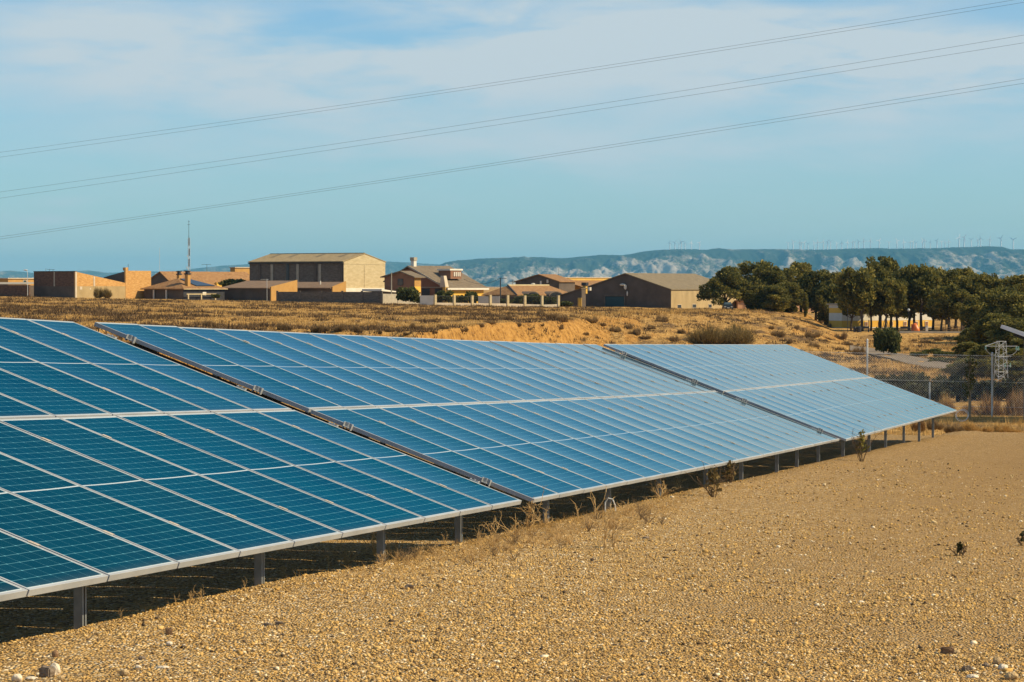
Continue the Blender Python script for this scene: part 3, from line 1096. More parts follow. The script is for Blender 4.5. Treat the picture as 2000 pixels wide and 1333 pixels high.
def village():
    # --- big barn
    L = Lot('barn', 'tall barn with blank cream gable wall and a long dark brick side', 671, 560)
    LA, LB = L.la(196), L.lb(76)
    he, hr = L.z(511.5), L.z(496)
    wo, ro = L.gable_a(LA, LB, he, hr, M_GREYBLOCK, M_FIBRO)
    # rendered gable skin, proud of the blockwork
    g = MB().prism([L.P(-0.02, -0.02, 0), L.P(-0.02, LB + .02, 0), L.P(-0.02, LB + .02, he - .06), L.P(-0.02, LB / 2, hr - .06), L.P(-0.02, -0.02, he - .06)], L.A * -0.06)
    L.part(g, 'gable_wall', M_CREAM)
    for k, mtl in ((174, M_DKWALL), (148, M_STONEW), (115, M_DARK), (94, M_STONEW), (58, M_DKWALL), (48, M_STONEW), (4, M_DKWALL)):
        L.block(L.la(k - 2.5), L.la(k + 2.5), -0.14, -0.002, 0, he - 0.45, 'pilaster', mtl if mtl != M_STONEW else M_CONC)
    L.block(-0.05, LA, -0.18, -0.002, he - 0.42, he - 0.08, 'beam', M_GREYBLOCK)
    L.block(-0.14, -0.085, LB / 2 - 0.18, LB / 2 + 0.18, 0, hr - 1.8, 'pilaster', M_CREAM)
    L.block(-0.13, -0.085, 0.0, LB, he - 0.5, he - 0.1, 'beam', M_CREAM)
    L.block(-0.30, -0.085, -0.05, LB + .1, 0, L.z(563), 'plinth', M_WHITE)
    for k in (27, 75, 131, 168):                     # translucent strips on the slope
        b = MB()
        p = L.la(k)
        s = (hr - he) / (LB / 2)
        q0, q1 = LB / 2 - 3.2, LB / 2 - 0.15
        b.prism([L.P(p, q0, hr - s * (LB / 2 - q0) + .2), L.P(p + .9, q0, hr - s * (LB / 2 - q0) + .2), L.P(p + .9, q1, hr - s * .15 + .2), L.P(p, q1, hr - s * .15 + .2)], (0, 0, 0.02))
        L.part(b, 'roof_light', M_FIBRO_D)
    L.block(L.la(0), L.la(196), LB / 2 - .2, LB / 2 + .2, hr + .16, hr + .26, 'ridge_cap', M_FIBRO_D)
    b = MB().box(L.P(-0.1, -0.42, he - .30), L.A * (LA + .2), L.B * 0.10, (0, 0, 0.18))
    L.part(b, 'gutter', M_IRON)

    # --- two lean-to sheds in front of the barn
    def lean_to(px, Y, pa, pb, eave, top, label, wallm, endm, roofm):
        K = Lot('lean_to_shed', label, px, Y, cat='shed', group='lean-to sheds before the barn')
        la, lb = K.la(pa), K.lb(pb)
        a, c = K.z(eave), K.z(top)
        K.part(MB().prism([K.P(.0, .0, 0), K.P(0, lb, 0), K.P(0, lb, c), K.P(0, 0, a)], K.A * la), 'wall', wallm)
        K.part(MB().prism([K.P(-.02, -.05, 0), K.P(-.02, lb, 0), K.P(-.02, lb, c + .32), K.P(-.02, -.05, a + .32)], K.A * -0.22), 'end_wall', endm)
        K.part(MB().prism([K.P(.01, -.4, a - .4 * (c - a) / lb + .02), K.P(.01, lb, c + .02), K.P(.01, lb, c + .2), K.P(.01, -.4, a - .4 * (c - a) / lb + .2)], K.A * (la + .4)), 'roof', roofm)
        return K
    K = lean_to(528, 534, 101, 46, 564, 550.5, 'lean-to shed with brown roof and ochre end wall, nearest the tiled house', M_DKWALL, M_ORANGE, M_BROWNROOF)
    b = MB()
    pt = K.P(0.3, -0.6, 0)
    b.tube(pt, pt + Vector((0, 0, K.z(545))), .04)
    for k in range(5):
        b.tube(pt + Vector((-1.1 + k * .3, 0, K.z(546.5))), pt + Vector((-1.1 + k * .3, 0.5, K.z(546.5))), .02)
    b.tube(pt + Vector((-1.2, 0.2, K.z(546.5))), pt + Vector((0.3, 0.2, K.z(546.5))), .025)
    o = b.build('television_aerial', M_STEELP, None, pt)
    tag(o, 'thin television aerial between the two lean-to sheds', 'aerial')
    K = lean_to(648, 541, 102, 24, 563.5, 553, 'lean-to shed with ochre end wall set against the cream barn', M_DKWALL, M_ORANGE, M_BROWNROOF)
    K.block(K.la(30), K.la(31.5), K.lb(6), K.lb(6) + .15, K.z(556), K.z(549), 'vent_pipe', M_WHITE)

    # --- block garden wall round the barn yard
    W = Lot('yard_wall', 'grey concrete block wall round the barn yard, its pale end in the sun', 746, 520, cat='wall', ang=32)
    W.block(0, W.la(217), 0, 0.25, -0.3, W.z(570.5), 'wall', M_GREYBLOCK)
    W.block(-0.22, -0.002, 0, W.lb(69), -0.3, W.z(574.5), 'end_wall', M_CONC)
    for k in (1, 40, 80, 124, 168, 215):
        W.block(W.la(k - 2), W.la(k + 2), -0.1, -0.003, -.3, W.z(568.5), 'pier', M_GREYBLOCK)
    for k in (27, 67):
        W.block(-0.32, -0.223, W.lb(k), W.lb(k + 2.5), -.3, W.z(572.5), 'pier', M_CONC)
    S = Lot('flat_roofed_hut', 'low white-edged flat roof hut beside the cream barn gable', 745, 536, cat='shed', ang=38)
    S.block(0.1, S.la(20), .1, S.lb(24), 0, S.z(569), 'wall', M_DKWALL)
    S.part(MB().prism([S.P(-.3, -.3, S.z(569)), S.P(-.3, S.lb(27), S.z(571.5)), S.P(-.3, S.lb(27), S.z(569.5)), S.P(-.3, -.3, S.z(565))], S.A * S.la(40)), 'roof', M_WHITE)

    # --- brick building with a sloping parapet
    L = Lot('brick_storehouse', 'roofless-looking orange brick storehouse with sloping parapet at far left', 147.5, 520)
    LA, LB = L.la(92), L.lb(125)
    zt = L.z(531)
    zs = L.z(553)
    q1 = L.lb(82)
    zr = L.z(559.5)                                   # top of the rendered lower half
    L.part(MB().prism([L.P(0, .0, zr), L.P(0, q1, zr), L.P(0, q1, zs), L.P(0, 0, zt)], L.A * 0.35), 'brick_wall', M_BRICK)
    L.block(0, .35, 0, q1, -.3, zr - .003, 'rendered_base', M_RENDER)
    L.block(.36, LA, 0, .35, zr, zt, 'shaded_brick_wall', M_BRICK_D)
    L.block(.36, LA, .0, .35, -.3, zr - .003, 'rendered_base', M_DKWALL)  # darker copy of the render on the shaded front
    L.block(LA - .35, LA - .003, .36, q1, -.3, L.z(545), 'rear_wall', M_BRICK_D)
    L.part(MB().prism([L.P(.36, .36, zt - .25), L.P(.36, q1, zs - .1), L.P(.36, q1, zs - .25), L.P(.36, .36, zt - .4)], L.A * (LA - .72)), 'roof', M_SLATE)
    L.block(-.04, .05, -.06, .35, -.3, zt, 'corner_pier', M_STONEW)
    L.block(-.05, -.003, L.lb(29), L.lb(31.5), zr, L.z(540.5), 'pier', M_STONEW)
    L.block(L.la(45), L.la(47.5), -.06, -.003, zr, zt, 'pier', M_CONC)
    L.block(-.03, LA, -.09, .45, zt + .004, zt + .12, 'coping', M_IRON)
    # tall end block, its mono-pitch roof falling to the left
    qa, qb = L.lb(82), L.lb(125)
    ztw = L.z(528.5)
    L.block(-.03, .32, qa + .003, qb, -.3, ztw, 'end_wall', M_BRICK)
    L.part(MB().prism([L.P(.33, qa + .01, 0), L.P(L.la(48), qa + .01, 0), L.P(L.la(48), qa + .01, L.z(541.5)), L.P(.33, qa + .01, ztw - .15)], L.B * (qb - qa)), 'side_wall', M_DKWALL)
    L.block(.05, .75, qa + .1, qa + .8, ztw + .003, L.z(522), 'chimney', M_BRICK)
    for (q, z0, sz) in ((L.lb(7), L.z(566), .55), (L.lb(23), L.z(566), .28)):
        L.block(-.03, -.003, q, q + sz * 1.1, z0, z0 + sz, 'patch', M_STONEW)
    pt = L.P(.2, L.lb(88), ztw)
    o = MB().tube(pt, pt + Vector((0, 0, 1.25)), .035).build('aerial_pole', M_IRON, None, pt)
    tag(o, 'short dark pole standing on the tall brick end block', 'pole')
    pt = L.P(LA * .8, 1, zt)
    b = MB()
    for k in range(3):
        q = pt + L.A * (-k * .9)
        b.tube(q - Vector((0, 0, .4)), q + Vector((0, 0, .65 - .12 * k)), .03)
    b.tube(pt + Vector((.2, 0, .45)), pt - L.A * 2.2 + Vector((0, 0, .40)), .025)
    o = b.build('television_aerial', M_IRON, None, pt)
    tag(o, 'small dark aerials on top of the shaded brick wall', 'aerial')

    # --- far left: low wall, canopy and flat house
    W = Lot('yard_wall', 'low dark brick yard wall at the left edge of the village', 57, 523, cat='wall')
    W.block(0, W.la(140), 0, .3, -.3, W.z(557), 'wall', M_BRICK_D)
    K = Lot('canopy_shed', 'open shed with pale flat canopy behind the low dark wall', 52, 534, cat='shed')
    K.block(.3, K.la(110), .5, 4, 0, K.z(558), 'wall', M_DKWALL)
    K.part(MB().prism([K.P(0, 0, K.z(556.5)), K.P(0, 4.5, K.z(553)), K.P(0, 4.5, K.z(551.5)), K.P(0, 0, K.z(555))], K.A * K.la(120)), 'roof', M_CONC)
    K = Lot('flat_roofed_house', 'small flat-roofed ochre house at the far left edge', 16, 566, cat='house', ang=40)
    K.block(0, K.la(60), 0, K.lb(42), 0, K.z(545), 'wall', M_ORANGE)
    K.block(-.2, K.la(62), -.2, K.lb(43), K.z(545) + .003, K.z(543.2), 'roof', M_STONEW)
    K.win_b(24, 30, 547, 553)
    # street lamp
    pt = at(54, 577, 522)
    pt.z = float(terrain_z(pt.x, pt.y)) - .1
    r = empty('street_lamp', pt, 'grey street lamp rising at the left end of the brick storehouse', 'street lamp')
    h = zpx(530, 522) - pt.z
    MB().path([pt, pt + Vector((0, 0, h * .9)), pt + Vector((-.1, 0, h)), pt + Vector((-.5, 0, h + .25))], [.06, .05, .045, .04]).build('pole', M_STEELP, r)
    MB().sphere(pt + Vector((-.35, 0, h + .2)), .42, .2, .12).build('lamp_head', M_STEELP, r)

    # --- tiled bungalow with chimneys and a solar collector
    L = Lot('tiled_bungalow', 'low bungalow with hipped clay tile roof, two chimneys and a roof solar collector', 358, 528, ang=35, cat='house')
    LA, LB = L.la(84), L.lb(70)
    he, hr = L.z(566), L.z(543.5)
    L.hip(LA, LB, he, hr, M_DKWALL, M_TILE, over=.5, ridge='B', inset=.42)
    for k in (60, 33):
        L.block(L.la(k), L.la(k) + .22, -.4, -.15, 0, he - .03, 'porch_column', M_WHITE)
    L.block(-.55, -.48, -.4, LB + .4, he + .02, he + .15, 'eave_board', M_CREAM)
    L.block(-.06, -.003, 0, LB, 0, he - .02, 'porch_shade_skin', M_IRON)  # dark skin over the wall paints the shade under the eave
    L.block(-.9, -.75, .0, L.lb(50), L.z(575.8), L.z(574), 'porch_beam', M_CREAM)
    for k in (2, 24, 48):
        L.block(-.9, -.75, L.lb(k), L.lb(k + 1.6), 0, L.z(576), 'porch_column', M_CREAM)
    L.block(-.30, -.003, L.lb(31), L.lb(37), L.z(577), L.z(571), 'air_conditioner', M_WHITE)
    for (p, q, zb, zt2, sx, capz) in ((.1 * LA, L.lb(14), L.z(562), L.z(536.5), .75, .9), (.55 * LA, .42 * LB, L.z(552), L.z(537), .6, .7)):
        c = L.block(p - sx / 2, p + sx / 2, q - sx / 2, q + sx / 2, zb, zt2, 'chimney', M_ORANGE)
        b = MB()
        b.box(L.P(p - sx * .65, q - sx * .65, zt2 + .003), L.A * sx * 1.3, L.B * sx * 1.3, (0, 0, .22))
        b.box(L.P(p - sx * .4, q - sx * .4, zt2 + .225), L.A * sx * .8, L.B * sx * .8, (0, 0, .35))
        b.box(L.P(p - sx * .6, q - sx * .6, zt2 + .58), L.A * sx * 1.2, L.B * sx * 1.2, (0, 0, .15))
        b.build('chimney_cap', M_IRON, c)
    # collector lying on the right-hand slope
    sl = (hr - he - .18) / (LA / 2 + .5)
    def on(p, q, d):
        return L.P(p, q, he + .18 + (p + .5) * sl + d)
    b = MB()
    q0, q1 = L.lb(26), L.lb(58)
    p0, p1 = .6, LA / 2 - .7
    v = [on(p0, q0, .06), on(p0, q1, .06), on(p1, q1 - 3.5, .06), on(p1, q0 - .5, .06)]
    b.prism(v, (0, 0, .12))
    L.part(b, 'solar_collector', material('collector_glass', [(0.3, (0.012, 0.022, 0.035)), (0.7, (0.02, 0.035, 0.05))], rough=.15, spec=.6))

    # --- larger house behind it
    K = Lot('long_tiled_house', 'long house with plain dark gable and clay tile roof behind the bungalow', 338, 585, ang=33, cat='house')
    la = K.la(62)
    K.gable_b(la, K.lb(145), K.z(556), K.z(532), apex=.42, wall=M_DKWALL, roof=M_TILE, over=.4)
    K.block(-.6, -.05, K.lb(70), K.lb(100), 0, K.z(552), 'porch_wall', M_YELLOW)
    K.block(K.la(1), K.la(1) + .6, K.lb(95), K.lb(95) + .7, K.z(556), K.z(546), 'chimney', M_IRON)
    b = MB()
    pt = at(404, 531, 600)
    b.tube(pt - Vector((0, 0, 1.6)), pt + Vector((0, 0, 1.6)), .035)
    for k in range(6):
        b.tube(pt + Vector((-1.0 + k * .35, -.3, 1.5)), pt + Vector((-1.0 + k * .35, .3, 1.5)), .025)
    b.tube(pt + Vector((-1.1, 0, 1.5)), pt + Vector((.9, 0, 1.5)), .03)
    o = b.build('television_aerial', M_IRON, None, pt - Vector((0, 0, 1.6)))
    tag(o, 'television aerial above the long tiled roof left of the barn', 'aerial')
    K = Lot('roof_room', 'little ochre flat-topped house peeping out left of the barn roof', 459, 612, ang=40, cat='house')
    K.block(0, K.la(10), 0, K.lb(40), 0, K.z(523.5), 'wall', M_ORANGE)
    K.block(-.2, K.la(11), -.2, K.lb(41), K.z(523.5) + .003, K.z(522), 'roof', M_STONEW)

    # --- masts
    b = MB()
    Y = 655
    foot = at(369, 570, Y)
    foot.z = float(terrain_z(foot.x, Y))
    top = zpx(431, Y)
    mast = empty('radio_mast', foot, 'tall slim lattice radio mast with aerials above the tiled roofs', 'mast')
    zt = zpx(465, Y)
    leg = [Vector((.27, 0, 0)), Vector((-.14, .23, 0)), Vector((-.14, -.23, 0))]
    for l in leg:
        b.tube(foot + l, Vector((foot.x, foot.y, zt)) + l, .045, n=5)
    n = 22
    for k in range(n):
        z0 = (zt - foot.z) * k / n
        z1 = (zt - foot.z) * (k + 1) / n
        for i in range(3):
            b.tube(foot + leg[i] + Vector((0, 0, z0)), foot + leg[(i + 1) % 3] + Vector((0, 0, z1)), .028, n=4)
    b.build('lattice', M_STEELP, mast)
    b = MB()
    b.tube((foot.x, foot.y, zt), (foot.x, foot.y, top), .06, .03)
    b.tube((foot.x - .3, foot.y, zpx(439, Y)), (foot.x + .3, foot.y, zpx(439, Y)), .035)
    b.tube((foot.x - .2, foot.y, zpx(433, Y)), (foot.x + .2, foot.y, zpx(433, Y)), .03)
    b.build('top_pole', M_IRON, mast)
    for (py0, py1, dx) in ((465, 480, .1), (486, 500, .14), (506, 521, .1), (499, 502, -.3), (521, 525, -.42)):
        MB().tube((foot.x + dx, foot.y - .3, zpx(py1, Y)), (foot.x + dx, foot.y - .3, zpx(py0, Y)), .10).build('panel_aerial', M_IRON if py1 - py0 > 6 else M_STEELP, mast)
    foot = at(312, 565, 640)
    foot.z = float(terrain_z(foot.x, 640))
    o = MB().tube(foot, (foot.x, 640, zpx(484, 640)), .055, .03).build('mast', M_STEELP, None, foot)
    tag(o, 'single thin pole mast left of the lattice radio mast', 'mast')

    # --- brown gabled house
    L = Lot('brown_villa', 'villa with wide brown asymmetric gable, white dormer and ochre side wall', 873, 548, ang=38, cat='house')
    LA, LB = L.la(118), L.lb(70)
    he, hr = L.z(562), L.z(521)
    ap = L.la(73)
    hl = L.z(548)
    w = MB().prism([L.P(0, 0, 0), L.P(LA, 0, 0), L.P(LA, 0, hl), L.P(ap, 0, hr), L.P(0, 0, he)], L.B * LB)
    L.part(w, 'wall', M_RUSTWALL)
    L.block(-.08, -.003, .05, LB, 0, he - .3, 'side_wall', M_YELLOW)
    r = MB()
    o = .75
    s = (hr - he) / ap
    r.prism([L.P(-o, -o, he - s * o + .02), L.P(ap, -o, hr + .02), L.P(ap, -o, hr + .22), L.P(-o, -o, he - s * o + .22)], L.B * (LB + 2 * o))
    s2 = (hr - hl) / (LA - ap)
    r.prism([L.P(LA + o, -o, hl - s2 * o + .02), L.P(ap, -o, hr + .02), L.P(ap, -o, hr + .22), L.P(LA + o, -o, hl - s2 * o + .22)], L.B * (LB + 2 * o))
    L.part(r, 'roof', M_SLATE)
    L.block(-o - .1, -o - .003, -o, LB + o, he - s * o - .12, he - s * o + .24, 'eave_board', M_WHITE)
    r = MB()
    r.prism([L.P(-o, -o - .08, he - s * o - .08), L.P(ap, -o - .08, hr - .08), L.P(ap, -o - .08, hr + .24), L.P(-o, -o - .08, he - s * o + .24)], L.B * .075)
    L.part(r, 'barge_board', M_CONC)
    L.win_a(34, 51, 563.5, 584, glass=M_DARK)
    L.win_a(8, 24, 563.5, 584, glass=M_DARK)
    L.block(L.la(2), L.la(60), -.12, -.003, L.z(562.5), L.z(561), 'lintel', M_CONC)
    # dormer
    d0, d1 = L.lb(24), L.lb(45)
    zd0, zd1 = L.z(545), L.z(528.5)
    D = L.block(L.la(18), L.la(42), d0, d1, zd0, zd1, 'dormer', M_RUSTWALL)
    MB().box(L.P(L.la(17), d0 - .3, zd1 + .003), L.A * L.la(26), L.B * (d1 - d0 + .6), (0, 0, .32)).build('dormer_roof', M_WHITE, D)
    b = MB()
    pf = L.la(18) - .05
    for k in range(4):
        b.box(L.P(pf - .05, d0 + (d1 - d0) * (.28 + k * .17), L.z(540)), L.A * .09, L.B * .28, (0, 0, L.z(531.5) - L.z(540)))
    b.build('dormer_window', M_WHITE, D)
    # white chimney stack at the corner of the front gable
    b = MB()
    q = -.55
    zc0, zc1 = L.z(561), L.z(539)
    pc = L.la(1)
    b.add([L.P(pc - .6, q - .5, zc0), L.P(pc + .75, q - .5, zc0), L.P(pc + .75, q + .5, zc0), L.P(pc - .6, q + .5, zc0),
           L.P(pc - .1, q - .4, zc1), L.P(pc + .65, q - .4, zc1), L.P(pc + .65, q + .4, zc1), L.P(pc - .1, q + .4, zc1)],
          [(0, 3, 2, 1), (4, 5, 6, 7), (0, 1, 5, 4), (1, 2, 6, 5), (2, 3, 7, 6), (3, 0, 4, 7)])
    L.part(b, 'chimney_breast', M_STONEW)
    L.block(pc - .6, pc + .1, q - .5, q + .5, 0, zc0 - .003, 'corner_pier', M_OCHRE)
    c = L.block(ap - .4, ap + .4, .5, 1.3, hr - .3, L.z(509), 'chimney', M_WHITE)
    MB().box(L.P(ap - .5, .4, L.z(509) + .003), L.A * 1.0, L.B * 1.0, (0, 0, .65)).build('chimney_cap', M_CONC, c)
    # left wing
    w0 = 65
    K = Lot('villa_wing', 'smaller gabled wing with shuttered window at the left of the brown villa', 809, 541, ang=38, cat='house')
    la = K.la(60)
    K.gable_b(la, K.lb(13), K.z(541.5), K.z(531.5), apex=.42, wall=M_RUSTWALL, roof=M_SLATE, over=.6, th=.2)
    K.block(-.06, -.003, .05, K.lb(12), 0, K.z(560), 'side_wall', M_YELLOW)
    K.block(-.06, -.003, .05, K.lb(12), K.z(560) + .004, K.z(542), 'side_cladding', M_ORANGE)
    K.win_a(22, 33, 545, 558, frame=M_IRON)
    c = K.block(K.la(50), K.la(50) + .7, 1.0, 1.7, K.z(552), K.z(545), 'chimney', M_WHITE)
    MB().box(K.P(K.la(50) - .1, .9, K.z(545) + .003), K.A * .9, K.B * .9, (0, 0, .7)).build('chimney_cap', M_CONC, c)

    # --- utility poles
    for (px, ptop, pb, Y, lab, mtl) in ((764.5, 533, 575, 533, 'pale concrete utility pole before the villa wing', M_CONC),
                                      (977.5, 543, 583, 525, 'dark utility pole before the arched house, wires at its top', M_IRON)):
        foot = at(px, pb, Y)
        foot.z = float(terrain_z(foot.x, Y)) - .2
        o = empty('utility_pole', foot, lab, 'utility pole')
        MB().tube(foot, (foot.x, Y, zpx(ptop, Y)), .13, .09).build('pole', mtl, o)
        MB().tube((foot.x - .05, Y, zpx(ptop + .8, Y)), (foot.x + 1.1, Y, zpx(ptop + 1.2, Y)), .05).build('bracket', M_IRON, o)
    b = MB()
    p0 = at(977.5, 543.5, 525)
    p1 = at(905, 545, 546)
    m = 10
    pts = [p0.lerp(p1, k / m) - Vector((0, 0, 1.0 * (1 - (2 * k / m - 1) ** 2))) for k in range(m + 1)]
    o = b.path(pts, [.03] * (m + 1), 4).build('service_cable', M_IRON, None, p0)
    tag(o, 'sagging cable from the dark utility pole to the villa', 'cable')

    # --- arched house with hipped tiles
    L = Lot('arched_house', 'low house with hipped clay tile roof and arched porch behind the railings', 1008, 530, ang=35, cat='house')
    LA, LB = L.la(60), L.lb(110)
    L.hip(LA, LB, L.z(578), L.z(558), M_DKWALL, M_TILE, over=.55, ridge='B', inset=.33)
    b = MB()
    b.path([L.P(-.5, -.5, L.z(577)), L.P(LA * .5, LA * .33, L.z(557.5))], [.18, .16], 5)
    L.part(b, 'hip_shadow_cap', M_IRON)  # dark tone paints the ridge shadow along the hip
    b = MB()
    b.path([L.P(LA / 2, LA * .33, L.z(557.5)), L.P(LA / 2, LB - LA * .33, L.z(557.5))], [.16, .16], 5)
    L.part(b, 'ridge_cap', M_CREAM)
    for (k0, k1) in ((10, 36), (55, 83)):                  # eyebrow arches in the eave
        q0, q1 = L.lb(k0), L.lb(k1)
        zc = L.z(578.5)
        rr = (q1 - q0) / 2
        hh = L.z(569.5) - zc
        arc = [L.P(-1.2, (q0 + q1) / 2 - rr * math.cos(math.pi * t / 12), zc + hh * math.sin(math.pi * t / 12)) for t in range(13)]
        A_ = L.part(MB().prism(arc, L.A * 4.5), 'arch', M_DKWALL)
        b = MB()
        arc2 = [L.P(-1.25, (q0 + q1) / 2 - rr * .86 * math.cos(math.pi * t / 12), zc + hh * .80 * math.sin(math.pi * t / 12)) for t in range(13)]
        b.prism(arc2, L.A * .04)
        b.build('opening', M_DARK, A_)
    pt = at(1001, 556, 545)
    b = MB()
    b.tube(pt - Vector((0, 0, .6)), pt + Vector((0, 0, .9)), .035)
    b.tube(pt + Vector((-.5, 0, .5)), pt + Vector((.4, 0, .75)), .03)
    b.tube(pt + Vector((-.3, 0, .7)), pt + Vector((.3, 0, .4)), .03)
    b.tube(pt + Vector((-.2, 0, .3)), pt + Vector((.35, 0, .35)), .03)
    o = b.build('television_aerial', M_IRON, None, pt - Vector((0, 0, .6)))
    tag(o, 'small dark aerial on the hip of the arched house roof', 'aerial')
    pt = at(1041, 557, 541)
    b = MB()
    b.tube(pt - Vector((0, 0, .6)), pt, .05)
    b.sphere(pt + Vector((0, -.1, .15)), .42, .12, .2)
    o = b.build('satellite_dish', M_WHITE, None, pt - Vector((0, 0, .6)))
    tag(o, 'white satellite dish on the ridge of the arched house', 'satellite dish')

    # --- houses behind it
    K = Lot('grey_gabled_house', 'house with blank dark grey gable behind the arched house', 1092, 590, ang=33, cat='house')
    la = K.la(85)
    K.gable_b(la, K.lb(32), K.z(551), K.z(537.5), apex=.46, wall=M_DKWALL, roof=M_TILE, over=.3)
    K.block(K.la(20), K.la(20) + .35, -.3, -.05, K.z(553), K.z(546.5), 'downpipe', M_WHITE)
    K.block(K.la(33), K.la(33) + .35, -.3, -.05, K.z(556), K.z(549), 'downpipe', M_WHITE)
    K = Lot('ochre_house', 'long ochre house with straight parapet and red tile lean-to roof', 1093, 600, ang=35, cat='house')
    lb = K.lb(105)
    K.block(0, K.la(42), 0, .3, 0, K.z(545), 'gable_wall', M_DKWALL)
    K.block(0, 8, .31, lb, 0, K.z(543), 'wall', M_OCHRE)
    K.block(-.15, 8.1, .2, lb + .2, K.z(543) + .003, K.z(541.8), 'coping', M_STONEW)
    K.block(-.25, -.003, -.2, .2, 0, K.z(542), 'corner_pier', M_CONC)
    K.part(MB().prism([K.P(-.003, .4, K.z(549.5)), K.P(-.003, lb, K.z(549.5)), K.P(-7, lb, K.z(566)), K.P(-7, .4, K.z(566))], (0, 0, .18)), 'lean_to_roof', M_TILE)
    pt = K.P(3, K.lb(22), K.z(543))
    o = MB().tube(pt, pt + Vector((0, 0, 2.0)), .03).build('aerial_pole', M_IRON, None, pt)
    tag(o, 'thin aerial pole on the ochre parapet left of the warehouse', 'pole')

    # --- warehouse
    L = Lot('warehouse', 'broad grey gabled warehouse with teal roller door and sandy side wall', 1310, 540, ang=30, cat='warehouse')
    LA, LB = L.la(173), L.lb(152)
    he, hr = L.z(566.5), L.z(535.5)
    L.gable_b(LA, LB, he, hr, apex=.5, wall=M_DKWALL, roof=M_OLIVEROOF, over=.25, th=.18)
    L.block(-.08, -.003, .02, LB, 0, he - .08, 'side_wall', M_SAND)
    d = L.block(L.la(88), L.la(125), -.12, -.003, .2, L.z(580), 'roller_door', M_TEAL)
    b = MB()
    p0, p1 = L.la(86), L.la(127)
    b.box(L.P(p0, -.2, 0), L.A * .25, L.B * .19, (0, 0, L.z(578.5)))
    b.box(L.P(p1 - .25, -.2, 0), L.A * .25, L.B * .19, (0, 0, L.z(578.5)))
    b.box(L.P(p0, -.2, L.z(578.5) + .003), L.A * (p1 - p0), L.B * .19, (0, 0, .22))
    L.part(b, 'door_frame', M_GREYBLOCK)
    b = MB()
    pl = L.la(87)
    b.path([L.P(pl + .4, -.1, L.z(557)), L.P(pl + .1, -.9, L.z(556)), L.P(pl - .5, -1.2, L.z(557.5))], [.07, .07, .1], 6)
    b.sphere(L.P(pl + .3, -.5, L.z(556.5)), .55, .3, .22)
    b.sphere(L.P(pl - .35, -.6, L.z(561)), .28, .22, .5)
    b.sphere(L.P(pl - .6, -.3, L.z(574)), .15, .12, .5)
    o = b.build('wall_lamp', M_WHITE, None, L.P(pl, -.1, L.z(560)))
    tag(o, 'white bracket lamp on the grey warehouse gable above the teal door', 'lamp')
    L.win_b(13, 22, 595, 603.5, glass=M_DARK, p=-.08)
    L.win_b(46, 55, 594.5, 603, glass=M_DARK, p=-.08)
    L.win_b(82, 90, 595, 603.5, glass=M_DARK, p=-.08)
    # lean-to at the left, yellow chimney, gate pillar
    K = Lot('side_shed', 'dark lean-to shed with falling roof at the left side of the warehouse', 1136, 533, ang=30, cat='shed')
    la = K.la(42)
    K.part(MB().prism([K.P(0, 0, 0), K.P(la, 0, 0), K.P(la, 0, K.z(579)), K.P(0, 0, K.z(565))], K.B * 1.6), 'wall', M_DKWALL)
    K.part(MB().prism([K.P(-.1, -.3, K.z(565) + .03), K.P(la + .4, -.3, K.z(580) + .03), K.P(la + .4, -.3, K.z(580) + .2), K.P(-.1, -.3, K.z(565) + .2)], K.B * 2.2), 'roof', M_SLATE)
    K.block(-.05, .75, -.14, -.003, 0, K.z(582), 'door', M_OCHRE, label='bright ochre door')
    K.block(.1, .5, -.2, -.145, 0.5, K.z(584), 'door_board', M_YELLOW)  # yellow board set on the ochre door
    c = K.block(.35, 1.0, 2.2, 2.9, K.z(574), K.z(558.5), 'chimney', M_OCHRE)
    MB().box(K.P(.2, 2.0, K.z(558.5) + .003), K.A * .95, K.B * 1.05, (0, 0, .6)).build('chimney_cap', M_IRON, c)
    pt = K.P(-.6, 2, K.z(568))
    o = MB().tube(pt, pt + Vector((0, 0, .62)), .33, n=12).build('water_tank', M_WHITE, None, pt)
    tag(o, 'white water tank beside the ochre chimney by the warehouse', 'water tank')
    # small brick annexe at the right end
    K = Lot('brick_annexe', 'small salmon brick annexe with red roof edge beside the pine', 1441, 562, ang=12, cat='shed')
    K.block(0, K.la(1), 0, 4, 0, K.z(588), 'wall', M_TERRA)
    w = 21 * K.s
    b = MB().box(K.P(0, 0, 0), Vector((w, .3, 0)), Vector((-.3, 4, 0)), (0, 0, K.z(589)))
    K.part(b, 'front_wall', material('salmon_blocks', [(0.3, (0.55, 0.31, 0.17)), (0.7, (0.66, 0.40, 0.24))], scale=1.5, stretch=(1, 1, 3)))
    b = MB().box(K.P(0, 0, K.z(589) + .003) + Vector((-.3, -.25, 0)), Vector((w + .5, .3, 0)), Vector((-.3, 4.4, 0)), (0, 0, .22))
    K.part(b, 'roof', M_RUSTWALL)
    b = MB().box(K.P(0, 0, 0) + Vector((w * .62, -.1 + .18, 0)), Vector((.12, 0, 0)), Vector((0, .05, 0)), (0, 0, K.z(589)))
    K.part(b, 'downpipe', M_IRON)

    # --- railings with pillars
    r = None
    pillars = [(850, 576, 592), (887, 577, 593), (922, 577.5, 593.5), (957.5, 576.5, 594), (991.5, 577, 595), (1025, 577.5, 596), (1058.5, 577.5, 597), (1090.5, 577.5, 598.5)]
    P = []
    for i, (px, pt_, pb) in enumerate(pillars):
        Y = 498 + i * 1.7
        p = at(px, pb, Y)
        p.z = min(p.z, float(terrain_z(p.x, Y)) - .1)
        P.append((p, zpx(pt_, Y)))
    r = empty('garden_fence', P[0][0], 'garden fence of cream pillars, low white wall and dark wire mesh', 'fence')
    for p, zt in P:
        MB().cbox(p, .42, .42, zt - p.z, .6).build('pillar', M_CREAM, r)
    b = MB()
    mb = MB()
    mp = MB()
